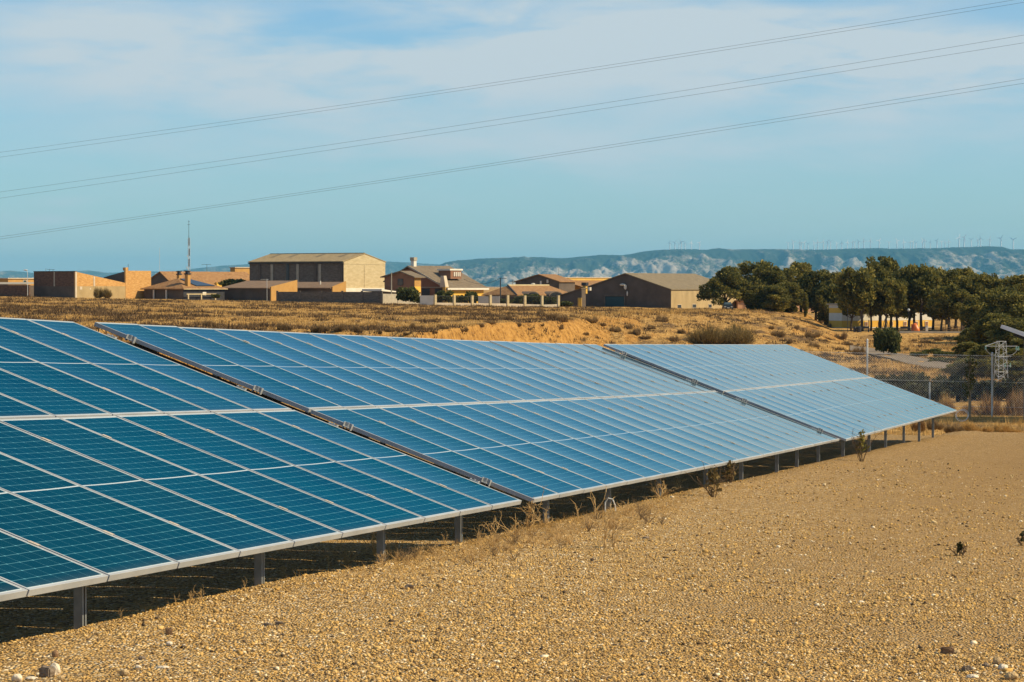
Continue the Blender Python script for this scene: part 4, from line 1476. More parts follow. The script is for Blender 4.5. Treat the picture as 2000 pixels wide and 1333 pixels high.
    for (p, zt), (q, zu) in zip(P[:-1], P[1:]):
        d = q - p
        d.z = 0
        d.normalize()
        nn = Vector((-d.y, d.x, 0))
        a = p + d * .22
        c = q - d * .22
        b.add([a - nn * .1, c - nn * .1, c + nn * .1, a + nn * .1] + [Vector((v.x, v.y, z)) for v, z in ((a - nn * .1, p.z + .62), (c - nn * .1, q.z + .62), (c + nn * .1, q.z + .62), (a + nn * .1, p.z + .62))],
              [(0, 3, 2, 1), (4, 5, 6, 7), (0, 1, 5, 4), (1, 2, 6, 5), (2, 3, 7, 6), (3, 0, 4, 7)])
        n = 16
        for k in range(1, n):
            v = a.lerp(c, k / n)
            v.z += .6
            top = zt + (zu - zt) * k / n - .2
            mb.tube(v, (v.x, v.y, top), .028, n=4)
        mp.tube((a.x, a.y, zt - .2), (c.x, c.y, zu - .2), .04, n=4)
    b.build('low_wall', M_STONEW, r)
    mb.build('bars', M_IRON, r)
    mp.build('top_rail', M_IRON, r)
    W = Lot('white_wall', 'short white garden wall left of the pillared fence', 850, 508, ang=20, cat='wall')
    W.block(0, W.la(30), 0, .2, -.2, W.z(577.5), 'wall', M_WHITE)
    W = Lot('white_wall', 'low white wall behind the pillared fence near the dark utility pole', 976, 512, ang=14, cat='wall')
    W.block(0, W.la(42), 0, .2, -.2, W.z(578.5), 'wall', M_WHITE)

    # --- yellow and white building in the pines
    L = Lot('striped_building', 'white and yellow banded building half hidden behind the pine trunks', 1644, 508, ang=62, base=655)
    LB = L.lb(195)
    zs = [(660, 640, M_WHITE), (639.9, 627, M_YELLOW), (626.9, 612, M_WHITE), (611.9, 602, M_YELLOW), (601.9, 596, M_WHITE)]
    for (b0, b1, mt) in zs:
        L.block(0, 4, 0, LB, L.z(b0), L.z(b1) - .01, 'wall_band', mt)
    L.block(-.3, 4.3, -.3, LB + .3, L.z(596) + .003, L.z(593.5), 'roof', M_CONC)
    for k in (48, 77, 101, 130, 154, 176):
        f = MB().box(L.P(-.10, L.lb(k), L.z(638)), L.A * .098, L.B * L.lb(6.5), (0, 0, L.z(629) - L.z(638)))
        fo = L.part(f, 'window', M_WHITE)
        MB().box(L.P(-.125, L.lb(k + .7), L.z(637.2)), L.A * .024, L.B * L.lb(5), (0, 0, L.z(630) - L.z(637.2))).build('pane', M_RUSTWALL, fo)
    L = Lot('pink_house', 'salmon pink house glimpsed through the shaded pines', 1552, 575, ang=55, cat='house')
    L.block(0, 8, 0, L.lb(66), 0, L.z(585), 'wall', M_TERRA)
    L.block(-.3, 8.3, -.3, L.lb(67), L.z(585) + .003, L.z(583), 'roof', M_TILE)
    L.win_b(38, 43, 588, 598, frame=M_WHITE, p=0)
    L.win_b(12, 18, 588, 598, frame=M_WHITE, p=0)
    # kerb of the terrace
    a, c = at(1757, 656, 446), at(1888, 657, 446)
    o = MB().box(Vector((a.x, a.y, float(terrain_z(a.x, a.y)) - .3)), c - a, (0, .4, 0), (0, 0, .62)).build('terrace_kerb', M_CONC, None, a)
    tag(o, 'pale concrete kerb wall below the playground terrace', 'kerb wall')


village()

# ------------------------------------------------------------------ plants: leaf masses
M_PINE = attr_material('pine_needles', [(0.0, (0.045, 0.052, 0.020)), (0.4, (0.15, 0.142, 0.036)), (0.8, (0.36, 0.285, 0.062)), (1.0, (0.54, 0.40, 0.095))], rough=0.75, spec=0.2, trans=0.38)
M_GREENBUSH = attr_material('green_leaves', [(0.0, (0.045, 0.055, 0.022)), (0.6, (0.12, 0.125, 0.038)), (1.0, (0.22, 0.19, 0.06))], rough=0.8, spec=0.15, trans=0.3)
M_SCRUB = attr_material('dry_twigs', [(0.0, (0.10, 0.068, 0.04)), (0.5, (0.24, 0.16, 0.08)), (1.0, (0.42, 0.28, 0.125))], rough=0.95, spec=0.05, trans=0.2)
M_OLIVEB = attr_material('olive_twigs', [(0.0, (0.08, 0.06, 0.03)), (0.5, (0.20, 0.145, 0.06)), (1.0, (0.34, 0.245, 0.10))], rough=0.95, spec=0.05, trans=0.25)
M_STRAW = attr_material('straw', [(0.0, (0.20, 0.12, 0.045)), (0.5, (0.50, 0.305, 0.10)), (1.0, (0.66, 0.455, 0.185))], rough=0.95, spec=0.08, trans=0.25)
M_RUSTB = attr_material('rusty_twigs', [(0.0, (0.10, 0.055, 0.026)), (0.5, (0.24, 0.135, 0.058)), (1.0, (0.40, 0.25, 0.10))], rough=0.95, spec=0.05, trans=0.2)
M_SCRUBD = attr_material('dark_heath', [(0.0, (0.045, 0.030, 0.02)), (0.5, (0.125, 0.082, 0.045)), (1.0, (0.25, 0.165, 0.08))], rough=0.95, spec=0.05, trans=0.1)
M_HEDGE = attr_material('shade_darkened_green_leaves', [(0.0, (0.02, 0.026, 0.012)), (0.6, (0.055, 0.06, 0.022)), (1.0, (0.13, 0.115, 0.04))], rough=0.7, spec=0.2, trans=0.15)  # dark green leaf colour, lowered further for the shade over the hedge
M_BARK = material('pine_bark', [(0.3, (0.055, 0.042, 0.032)), (0.7, (0.13, 0.10, 0.075))], scale=5, detail=6, bump=0.5, coords='obj')
M_BARKPALE = material('pale_bark', [(0.3, (0.26, 0.19, 0.12)), (0.7, (0.38, 0.29, 0.19))], scale=6, detail=5, coords='obj')


def leaf_cloud(rng, lobes, per_m2, size, elong=1.6, up=0.25, inner=0.35):
    """many small faces over and inside a set of lobes (cx,cy,cz,rx,ry,rz)"""
    C, D, R = [], [], []
    for (cx, cy, cz, rx, ry, rz) in lobes:
        area = 4 * math.pi * ((rx * ry + rx * rz + ry * rz) / 3)
        n = max(6, int(area * per_m2))
        d = rng.normal(size=(n, 3))
        d /= np.linalg.norm(d, axis=1)[:, None]
        keep = d[:, 2] > -0.75
        d = d[keep]
        n = len(d)
        rad = np.where(rng.rand(n) < inner, rng.uniform(0.45, 0.95, n), rng.normal(1.0, 0.10, n))
        C.append(np.array([cx, cy, cz]) + d * rad[:, None] * np.array([rx, ry, rz]))
        D.append(d)
        tone = rng.rand()
        R.append(np.clip(0.25 + 0.5 * tone * 0.6 + rng.normal(0, 0.17, n) + 0.18 * (rad - 0.9), 0, 1))
    C = np.concatenate(C)
    D = np.concatenate(D)
    R = np.concatenate(R)
    n = len(C)
    a = D + rng.normal(size=(n, 3)) * 0.7 + np.array([0, 0, up])
    a /= np.linalg.norm(a, axis=1)[:, None]
    b = np.cross(a, rng.normal(size=(n, 3)))
    b /= np.linalg.norm(b, axis=1)[:, None] + 1e-9
    s = size * rng.uniform(0.6, 1.4, n)[:, None]
    p0 = C - a * s * elong * 0.5 - b * s * 0.25
    p1 = C - a * s * elong * 0.5 + b * s * 0.25
    p2 = C + a * s * elong * 0.5 + b * s * 0.5
    p3 = C + a * s * elong * 0.5 - b * s * 0.5
    v = np.stack([p0, p1, p2, p3], 1).reshape(-1, 3)
    f = np.arange(4 * n).reshape(n, 4)
    return v, f, np.repeat(R, 4)


TREE_KINDS = {}


def make_tree_kind(kind, seed):
    """unit tree 10 m high; returns (crown mesh, trunk mesh, crown width)"""
    rng = np.random.RandomState(seed)
    b = MB()
    lobes = []
    H = 10.0

    def limb(p0, p1, r0, r1, bend=0.5):
        p0, p1 = Vector(p0), Vector(p1)
        m = p0.lerp(p1, 0.5) + Vector((rng.uniform(-bend, bend), rng.uniform(-bend, bend), rng.uniform(-.1, .35) * bend))
        b.path([p0, p0.lerp(m, .55), m, m.lerp(p1, .5), p1], [r0, r0 * .9 + r1 * .1, (r0 + r1) / 2, r0 * .25 + r1 * .75, r1], 6)
    if kind == 'umbrella':
        b.path([(0, 0, -.4), (0.05, 0, .6), (-.05, .05, 1.5)], [.36, .30, .27], 8)
        for k in range(7):
            t = 2 * math.pi * k / 7 + rng.uniform(-.3, .3)
            rr = rng.uniform(1.6, 3.4)
            e = (rr * math.cos(t), rr * math.sin(t), rng.uniform(4.2, 6.6))
            limb((-.05, .05, 1.4), e, .17, .05, .7)
        for k in range(46):
            t = rng.uniform(0, 2 * math.pi)
            q = math.sqrt(rng.uniform(0, 1))
            rr = 4.3 * q
            top = 8.9 * (1 - 0.42 * q ** 2.2)
            z = top - rng.uniform(0, 1) * (1.2 + 2.6 * q)
            s = rng.uniform(.75, 1.35)
            lobes.append((rr * math.cos(t), rr * math.sin(t), z, s * 1.1, s * 1.1, s * .95))
        for k in range(9):
            t = rng.uniform(0, 2 * math.pi)
            rr = rng.uniform(3.2, 4.6)
            s = rng.uniform(.6, 1.0)
            lobes.append((rr * math.cos(t), rr * math.sin(t), rng.uniform(2.4, 4.0), s, s, s * .8))
        width = 10.4
    elif kind in ('tall', 'leaning'):
        lean = 0.4 if kind == 'tall' else rng.uniform(1.0, 1.8) * rng.choice([-1, 1])
        zb = 2.6 if kind == 'tall' else 3.9
        pts = [(0, 0, -.4)]
        for k in range(1, 7):
            z = k * 1.4
            pts.append((lean * (z / 8.4) ** 1.3 + rng.uniform(-.12, .12), rng.uniform(-.12, .12), z))
        b.path(pts, [.26, .22, .19, .17, .14, .10, .05], 7)
        for k in range(9):
            i = rng.randint(2, 6)
            p = Vector(pts[i])
            t = rng.uniform(0, 2 * math.pi)
            rr = rng.uniform(1.0, 2.4)
            limb(p, p + Vector((rr * math.cos(t), rr * math.sin(t), rng.uniform(.5, 1.8))), .09, .03, .3)
        if kind == 'leaning':
            p = Vector(pts[2])
            limb(p, p + Vector((-lean * 1.1, .4, 2.6)), .15, .05, .3)
        for k in range(58):
            z = zb + (10 - zb) * rng.uniform(0.0, 0.95)
            h = (z - zb) / (10 - zb)
            env = 3.0 * math.sin(math.pi * min(1, 0.20 + 0.66 * h)) ** 0.7
            t = rng.uniform(0, 2 * math.pi)
            rr = env * math.sqrt(rng.uniform(0.1, 1))
            s = rng.uniform(.55, 1.15) * (1.05 - .3 * h)
            lobes.append((lean * (z / 8.4) ** 1.3 + rr * math.cos(t), rr * math.sin(t), z, s * .95, s * .95, s * 1.15))
        width = 6.6
    elif kind == 'bushy':
        b.path([(0, 0, -.4), (.1, 0, 2), (0, .1, 5), (0, 0, 8.5)], [.24, .2, .12, .04], 6)
        for k in range(62):
            z = rng.uniform(.5, 9.2)
            h = z / 10
            env = 3.0 * min(1, .55 + h) * (1 - max(0, h - .45) ** 1.5 * 1.6)
            t = rng.uniform(0, 2 * math.pi)
            rr = env * math.sqrt(rng.uniform(.15, 1))
            s = rng.uniform(.6, 1.2)
            lobes.append((rr * math.cos(t), rr * math.sin(t), z, s * .95, s * .95, s * 1.1))
        width = 7.0
    else:                                            # slim cypress
        b.path([(0, 0, -.3), (0, 0, 6)], [.15, .05], 6)
        for k in range(16):
            z = .6 + 8.8 * k / 15
            s = .95 * math.sin(math.pi * (0.12 + .8 * (1 - k / 15))) + .12
            lobes.append((rng.uniform(-.1, .1), rng.uniform(-.1, .1), z, s * .8, s * .8, .8))
        width = 2.0
    dens = 13.0 if kind != 'cypress' else 18
    v, f, r = leaf_cloud(rng, lobes, dens * 1.5, 0.21, 2.0, up=.7)
    crown = mesh_np('crown', v, f, M_PINE, attr=r)
    trunk = b.mesh('trunk', M_BARK, smooth=True)
    return crown, trunk, width


def tree(kind, seed, px, top, Y, wpx, label, name='pine_tree', group=None, rz=0.0, base=None):
    key = (kind, seed)
    x = (px - 1000) / F * Y
    z0 = ground_z(x, Y) if base is None else zpx(base, Y)
    H = zpx(top, Y) - z0
    new = key not in TREE_KINDS
    if new:
        crown, trunk, width = make_tree_kind(kind, seed)
        TREE_KINDS[key] = (crown, trunk, width)
    crown, trunk, width = TREE_KINDS[key]
    root = empty(name, (x, Y, z0), label, 'tree', group)
    sx = {'bushy': 1.55, 'umbrella': 1.04}.get(kind, 1.34) * wpx * Y / F / width
    root.scale = (sx, sx, H / 10.0)
    root.rotation_euler = (0, 0, rz)
    link('trunk', trunk, root)
    link('crown', crown, root)
    return root


def pines():
    g1 = 'pines on the bank beside the warehouse'
    tree('umbrella', 1, 1417, 517, 522, 100, 'spreading forked pine in front of the warehouse side wall', rz=0.4)
    rows = [
        ('tall', 2, 1467, 513, 538, 62, 'dense pine just right of the spreading forked pine'),
        ('tall', 3, 1500, 523, 530, 52, 'slender pine with a visible pale limb, third from the warehouse'),
        ('tall', 2, 1533, 524, 546, 56, 'dark pine in the middle of the bank group'),
        ('tall', 4, 1565, 516, 552, 62, 'round-topped pine standing above its neighbours before the pale mountain scar'),
        ('tall', 3, 1593, 531, 542, 58, 'low-crowned pine left of the dip in the treetops'),
        ('tall', 4, 1627, 536, 536, 60, 'lowest broad pine, in the dip of the treetop line'),
        ('tall', 2, 1652, 538, 548, 50, 'pine at the right edge of the bank group, above the striped building corner'),
        ('bushy', 5, 1478, 556, 521, 36, 'dark bushy young pine rising from the dry grass by the brick annexe'),
        ('bushy', 6, 1512, 558, 519, 44, 'dark bushy pine at the centre foot of the bank group'),
        ('bushy', 5, 1541, 552, 524, 42, 'shaded bushy pine left of the salmon pink house'),
        ('bushy', 6, 1622, 556, 530, 42, 'very dark bushy pine between the pink house and the striped building'),
        ('cypress', 7, 1573, 573, 521, 9, 'small pointed cypress before the pink house'),
        ('cypress', 7, 1462, 562, 540, 14, 'narrow dark cypress behind the brick annexe'),
    ]
    for i, (k, s, px, top, Y, w, lab) in enumerate(rows):
        tree(k, s, px, top, Y, w, lab, 'cypress' if k == 'cypress' else 'pine_tree', g1, rz=i * 1.3)
    g2 = 'pines around the playground'
    rows = [
        ('leaning', 11, 1684, 527, 462, 66, 'sunlit leaning pine in front of the striped building, leftmost on the terrace'),
        ('leaning', 12, 1662, 556, 468, 46, 'thin shaded pine at the left corner of the striped building'),
        ('leaning', 13, 1701, 545, 470, 46, 'forked pine whose trunk crosses the yellow band left of the bench'),
        ('tall', 3, 1719, 507, 503, 72, 'tallest pine, its dark top above the whole playground grove'),
        ('leaning', 11, 1729, 548, 463, 50, 'straight dark-trunked pine behind the round bush'),
        ('tall', 4, 1690, 528, 512, 40, 'thin pine top peeping out left of the tallest pine'),
        ('leaning', 12, 1752, 532, 472, 56, 'broad pine above the swing frame'),
        ('leaning', 13, 1775, 524, 478, 60, 'pine with pale stout trunk left of the orange slide'),
        ('leaning', 11, 1800, 521, 470, 62, 'pine right behind the orange slide'),
        ('tall', 2, 1822, 528, 488, 56, 'pine over the right end of the striped building'),
        ('leaning', 12, 1838, 560, 461, 50, 'low umbrella-shaped pine before the end of the striped building'),
        ('leaning', 13, 1853, 528, 474, 60, 'sunlit pine right of the striped building'),
        ('tall', 4, 1880, 528, 484, 62, 'pine above the wooden picnic table'),
        ('leaning', 11, 1903, 538, 470, 58, 'pine with reddish top at the step in the treetops'),
        ('leaning', 12, 1879, 570, 458, 44, 'pine with thin pale forked trunk near the kerb end'),
        ('tall', 2, 1866, 533, 498, 58, 'pine filling the canopy behind the wooden picnic table'),
        ('tall', 3, 1786, 526, 502, 58, 'pine filling the canopy behind the orange slide and globe lamp'),
        ('tall', 4, 1740, 531, 506, 56, 'pine filling the canopy behind the swing frame'),
        ('bushy', 5, 1640, 574, 523, 34, 'shaded bushy pine hiding the left corner of the striped building'),
        ('tall', 3, 1926, 548, 478, 44, 'thin-topped pine where the grove opens to the mountain'),
        ('tall', 2, 1958, 545, 470, 60, 'rounded pine near the right edge, against the mountain'),
        ('tall', 4, 1990, 541, 462, 60, 'pine at the right edge, highest there against the mountain'),
    ]
    for i, (k, s, px, top, Y, w, lab) in enumerate(rows):
        tree(k, s, px, top, Y, w, lab, 'pine_tree', g2, rz=i * 2.1 + .5)
    g3 = 'bushy pines below the playground grove'
    rows = [
        ('bushy', 5, 1922, 575, 430, 66, 'bushy pine under the grove, beside the kerb end'),
        ('bushy', 6, 1958, 562, 415, 74, 'large bushy pine above the white table edge'),
        ('bushy', 5, 1996, 570, 400, 76, 'bushy pine at the right edge above the white table edge'),
        ('bushy', 6, 1905, 640, 372, 52, 'dark bushy pine bordering the sandy slope'),
        ('bushy', 5, 1940, 612, 356, 66, 'sunlit bushy pine behind the lattice pylon'),
        ('bushy', 6, 1983, 622, 345, 72, 'shaded bushy pine below the white table edge'),
        ('bushy', 5, 1897, 668, 322, 46, 'lowest dark bushy pine by the bend of the road'),
        ('bushy', 6, 1930, 672, 300, 56, 'dark bushy pine left behind the lattice pylon'),
        ('bushy', 5, 1978, 680, 285, 66, 'dark bushy pine right behind the lattice pylon'),
        ('bushy', 6, 2012, 660, 300, 66, 'bushy pine cut by the right edge below the white table edge'),
        ('bushy', 5, 1905, 700, 238, 66, 'low dark bushy pine in the shade left of the pylon foot'),
        ('bushy', 5, 1938, 702, 246, 64, 'dark bushy pine filling the gap below the pylon arms'),
        ('bushy', 6, 1872, 712, 262, 44, 'dark bushy pine at the road end behind the sapling'),
        ('bushy', 6, 1990, 706, 225, 76, 'low bushy pine right of the pylon foot'),
    ]
    for i, (k, s, px, top, Y, w, lab) in enumerate(rows):
        tree(k, s, px, top, Y, w, lab, 'pine_tree', g3, rz=i * 1.7)


pines()

# ------------------------------------------------------------------ bushes
BUSH_KINDS = {}


def bush_mesh(seed, mat, twiggy):
    rng = np.random.RandomState(seed)
    if twiggy:                                       # a fuzz of thin stems fanning out of the ground
        n = 2600 if seed < 20 else 6000
        t = rng.uniform(0, 2 * np.pi, n)
        q = np.sqrt(rng.rand(n))
        nl = 7 if seed < 20 else 18
        cx, cy = rng.uniform(-.32, .32, nl), rng.uniform(-.32, .32, nl)
        lr, lh = rng.uniform(.12, .30, nl), rng.uniform(.35, 1.0, nl)
        li = rng.choice(nl, n, p=lr / lr.sum())
        tx, ty = cx[li] + lr[li] * q * np.cos(t), cy[li] + lr[li] * q * np.sin(t)
        env = lh[li] * np.sqrt(np.clip(1 - (q * .9) ** 2, 0.05, 1))
        tip = np.stack([tx, ty, env * rng.uniform(.55, 1.1, n)], -1)
        root = np.stack([cx[li] * .75 + .25 * tx, cy[li] * .75 + .25 * ty, 0 * tx], -1)
        f0 = rng.uniform(.0, .75, n)                 # how far up the stem this piece starts
        base = root + (tip - root) * f0[:, None]
        base += rng.normal(size=(n, 3)) * .02
        tip += rng.normal(size=(n, 3)) * .035
        a = rng.uniform(0, np.pi, n)
        s = np.stack([np.cos(a), np.sin(a), np.zeros(n)], -1) * rng.uniform(.004, .010, n)[:, None] * (1 if seed < 20 else .6)
        v = np.stack([base - s, base + s, tip], 1).reshape(-1, 3)
        f = np.arange(3 * n).reshape(-1, 3)
        r = np.clip(.25 + .45 * rng.rand(n) + .25 * f0, 0, 1)
        return mesh_np('bush', v, f, mat, attr=np.repeat(r, 3))
    lobes = []
    for k in range(26):
        t = rng.uniform(0, 2 * math.pi)
        q = math.sqrt(rng.uniform(0, 1))
        z = rng.uniform(.15, .78) * (1 - .35 * q * q)
        s = rng.uniform(.08, .22)
        lobes.append((.44 * q * math.cos(t), .44 * q * math.sin(t), z, s, s, s * .9))
    v, f, r = leaf_cloud(rng, lobes, 330, 0.062, 1.6, up=.3)
    return mesh_np('bush', v, f, mat, attr=r)


def bush(name, px, py, w, h, label, mat=None, seed=1, Y=None, group=None, twiggy=False, cat='bush', rz=0.0):
    """a bush whose foot is seen at px,py; w,h in photo pixels"""
    p = ground_at(px, py) if Y is None else at(px, py, Y)
    mat = mat or M_SCRUB
    key = (mat.name, seed, twiggy)
    if key not in BUSH_KINDS:
        BUSH_KINDS[key] = bush_mesh(seed, mat, twiggy)
    o = link(name, BUSH_KINDS[key])
    o.location = (p.x, p.y, (ground_z(p.x, p.y) if Y is None else p.z) - .05)
    s = p.y / F
    o.scale = (w * s, w * s, h * s * 1.05)
    o.rotation_euler = (0, 0, rz)
    tag(o, label, cat, group)
    return o


def bushes():
    bush('bush', 1404, 674, 150, 50, 'large rounded brown bush on the bank above the farthest table', M_OLIVEB, 21, twiggy=True)
    bush('bush', 1452, 670, 44, 30, 'brown bush merging with the right side of the large bank bush', M_OLIVEB, 2, twiggy=True)
    bush('bush', 1733, 693, 50, 72, 'round green bush beside the valley road', M_GREENBUSH, 3)
    bush('bush', 1722, 688, 22, 52, 'dark left flank bush leaning on the round green bush', M_GREENBUSH, 4)
    bush('bush', 201, 582, 44, 24, 'dry grey-green bush before the sunlit brick storehouse', M_OLIVEB, 2, Y=512, twiggy=True)
    bush('bush', 797, 592, 44, 42, 'round leafy bush before the villa wing window', M_GREENBUSH, 3, Y=516)
    bush('bush', 826, 593, 22, 18, 'small leafy bush at the end of the pale block wall', M_GREENBUSH, 4, Y=510)
    bush('bush', 868, 592, 34, 30, 'leafy garden bush behind the first fence bay', M_GREENBUSH, 4, Y=513)
    bush('bush', 899, 594, 26, 24, 'garden bush below the ochre villa wall', M_GREENBUSH, 3, Y=516, rz=1)
    bush('bush', 919, 594, 32, 30, 'taller garden bush below the ochre villa wall, near its right end', M_GREENBUSH, 4, Y=518, rz=2)
    bush('bush', 985, 596, 30, 17, 'low garden bush right of the dark utility pole', M_GREENBUSH, 3, Y=514, rz=2)
    bush('bush', 1016, 597, 26, 24, 'garden bush under the first porch arch', M_GREENBUSH, 4, Y=516, rz=1)
    bush('bush', 1042, 598, 34, 32, 'garden bush between the two porch arches', M_GREENBUSH, 3, Y=517, rz=.5)
    bush('bush', 1074, 599, 30, 24, 'garden bush under the second porch arch', M_GREENBUSH, 4, Y=518, rz=2.5)
    bush('bush', 1103, 600, 30, 16, 'low dark bush between the fence end and the ochre door', M_GREENBUSH, 3, Y=524, rz=.3)
    bush('bush', 455, 563, 44, 22, 'flowering bush climbing beside the lean-to roof', M_GREENBUSH, 4, Y=575, rz=.3)
    bush('bush', 421, 583, 16, 12, 'small dark bush at the bungalow corner', M_GREENBUSH, 3, Y=524, rz=.9)
    # low scrub on the bank, one by one
    rng = random.Random(5)
    gl = 'dark low scrub bushes on the dry bank'
    spots = [(1052, 612), (1075, 620), (1100, 626), (1120, 618), (985, 622), (962, 630), (935, 636), (1010, 634), (1150, 628), (1172, 634), (1205, 646), (1228, 640), (1246, 652),
             (1275, 640), (1262, 660), (1300, 626), (1330, 648), (1312, 664), (1508, 640), (1520, 655), (1585, 657), (1560, 640), (1600, 628), (1628, 637), (1545, 668), (1590, 676),
             (1612, 664), (1640, 660), (1655, 672), (1670, 690), (1145, 652), (1090, 640), (1060, 634), (900, 645), (870, 640), (845, 648), (818, 641), (792, 650), (765, 645), (735, 648),
             (700, 645), (665, 643), (630, 645), (598, 641), (560, 642), (520, 641), (480, 639), (445, 636), (410, 636), (1785, 664), (1812, 668), (1836, 663), (1800, 684), (1770, 682)]
    for i, (px, py) in enumerate(spots):
        w = rng.uniform(14, 38)
        bush('scrub_bush', px + rng.uniform(-4, 4), py + 3, w, w * rng.uniform(.38, .6), 'dark brown low scrub bush on the dry bank', M_SCRUB, rng.choice([1, 2, 5, 11, 12, 14]), group=gl, twiggy=True, rz=rng.uniform(0, 6))
    for i, (px, py, w, h) in enumerate([(1795, 696, 34, 12), (1822, 692, 40, 14), (1846, 698, 40, 16), (1832, 707, 40, 12), (1858, 709, 36, 14)]):
        bush('low_juniper', px, py, w, h, 'low spreading dark green shrub above the valley road', M_GREENBUSH, 3 + i % 2, group='low green shrubs above the road', rz=i)


bushes()


# ------------------------------------------------------------------ dry grass and scrub cover
def tufts(rng, P, hgt, wid, nb, spread, lean=0.35):
    """P (n,3) feet; every tuft has nb thin triangular blades"""
    n = len(P)
    base = np.repeat(P, nb, 0)
    hh = np.repeat(hgt, nb) * rng.uniform(.55, 1.15, n * nb)
    ww = np.repeat(wid, nb) * rng.uniform(.6, 1.3, n * nb)
    t = rng.uniform(0, 2 * np.pi, n * nb)
    sp = np.repeat(spread, nb) * np.sqrt(rng.rand(n * nb))
    t2 = rng.uniform(0, 2 * np.pi, n * nb)
    base = base + np.stack([np.cos(t2) * sp, np.sin(t2) * sp, np.zeros(n * nb) - .03], -1)
    l = lean * hh * rng.rand(n * nb)
    tip = base + np.stack([np.cos(t) * l, np.sin(t) * l, hh], -1)
    s = np.stack([-np.sin(t), np.cos(t), np.zeros(n * nb)], -1) * ww[:, None] * .5
    a2 = rng.uniform(0, np.pi, n * nb)
    s = np.stack([np.cos(a2), np.sin(a2), np.zeros(n * nb)], -1) * ww[:, None] * .5
    v = np.stack([base - s, base + s, tip], 1).reshape(-1, 3)
    f = np.arange(3 * n * nb).reshape(-1, 3)
    r = np.clip(np.repeat(rng.rand(n), nb) * .6 + rng.rand(n * nb) * .4, 0, 1)
    return v, f, np.repeat(r, 3)


def cover():
    rng = np.random.RandomState(21)
    # field and bank
    n = 130000
    Y = 150 + 420 * rng.rand(n) ** 1.15
    X = rng.uniform(-.235, .215, n) * Y
    keep = ~((Y > 512) & (X < 33)) & ~((Y > 530) & (X < 62)) & (Y < 560)
    # the valley road stays clear
    pxs = 1000 + X / Y * F
    pys = 560 - terrain_z(X, Y) / Y * F
    onroad = (pxs > 1690) & (pxs < 1900) & (pys > np.interp(pxs, [1690, 1754, 1861, 1900], [679, 691, 712, 721])) & (pys < np.interp(pxs, [1690, 1740, 1812, 1900], [694, 704, 722, 732]))
    terr = (Y > 436) & (X > 48)
    keep &= ~onroad & ~terr
    X, Y = X[keep], Y[keep]
    Z = terrain_z(X, Y)
    pt = fbm(X * .09, Y * .05 + 3, 4)
    fine = fbm(X * .5 + 9, Y * .22, 3)
    pxs = 1000 + X / Y * F
    ye = np.interp(X, _ed_x, _ed_y)
    edge = np.exp(-((Y - ye - 8) / 34) ** 2) * sstep(pxs, 1080, 1250)
    steep0 = (Y < ye + 6) & (Y > np.interp(X, _ed_x, _toe_y) - 4)
    is_scrub = (pt + 1.0 * (fine - .5) > .59 - .05 * steep0) & ((edge < .5) | (fine > .53))
    bare = fbm(X * .13 + 40, Y * .06, 3)
    steep = (Y < ye) & (Y > np.interp(X, _ed_x, _toe_y)) & (pxs > 930)
    grass = ~is_scrub & (rng.rand(len(X)) < np.where(steep, .50 + .45 * (bare < .5), np.where(bare > .55, .45, .95)))
    gi = np.where(grass)[0]
    h = rng.uniform(.08, .24, len(gi)) * (1 + 2.3 * edge[gi] * rng.rand(len(gi)))
    h *= np.where((pxs[gi] > 1690), 1.7, 1)
    v, f, r = tufts(rng, np.stack([X, Y, Z], -1)[gi], h, .06 + .08 * h, 5, .16 + .4 * h, 1.0)
    o = link('dry_grass', mesh_np('dry_grass', v, f, M_STRAW, attr=r))
    tag(o, 'short dry straw-coloured grass all over the field and bank', 'grass', kind='stuff')
    si = np.where(is_scrub)[0]
    si = si[rng.rand(len(si)) < .60]
    P = np.stack([X, Y, Z], -1)[si]
    h = rng.uniform(.16, .50, len(si))
    v, f, r = tufts(rng, P, h, .05 + .10 * h, 8, .16 + .7 * h, .8)
    o = link('low_scrub', mesh_np('low_scrub', v, f, M_SCRUBD, attr=r * .9))
    tag(o, 'dark brown dry scrub in streaks across the field', 'scrub', kind='stuff')
    # rank dry weeds between the plot and the wire fence
    n = 5200
    Y = rng.uniform(73.2, 104, n)
    X = rng.uniform(-.02, .215, n) * Y
    keep = rng.rand(n) < np.where(Y < 80, .9, .75)
    X, Y = X[keep], Y[keep]
    Z = terrain_z(X, Y)
    big = fbm(X * .8, Y * .5, 3)
    h = rng.uniform(.10, .34, len(X)) * (0.5 + 1.6 * np.clip(big - .3, 0, 1))
    v, f, r = tufts(rng, np.stack([X, Y, Z], -1), h, .010 + .02 * h, 9, .10 + .25 * h, .7)
    o = link('dry_weeds', mesh_np('dry_weeds', v, f, M_STRAW, attr=r))
    tag(o, 'tangled pale dry weeds along the far edge of the gravel', 'weeds', kind='stuff')


cover()

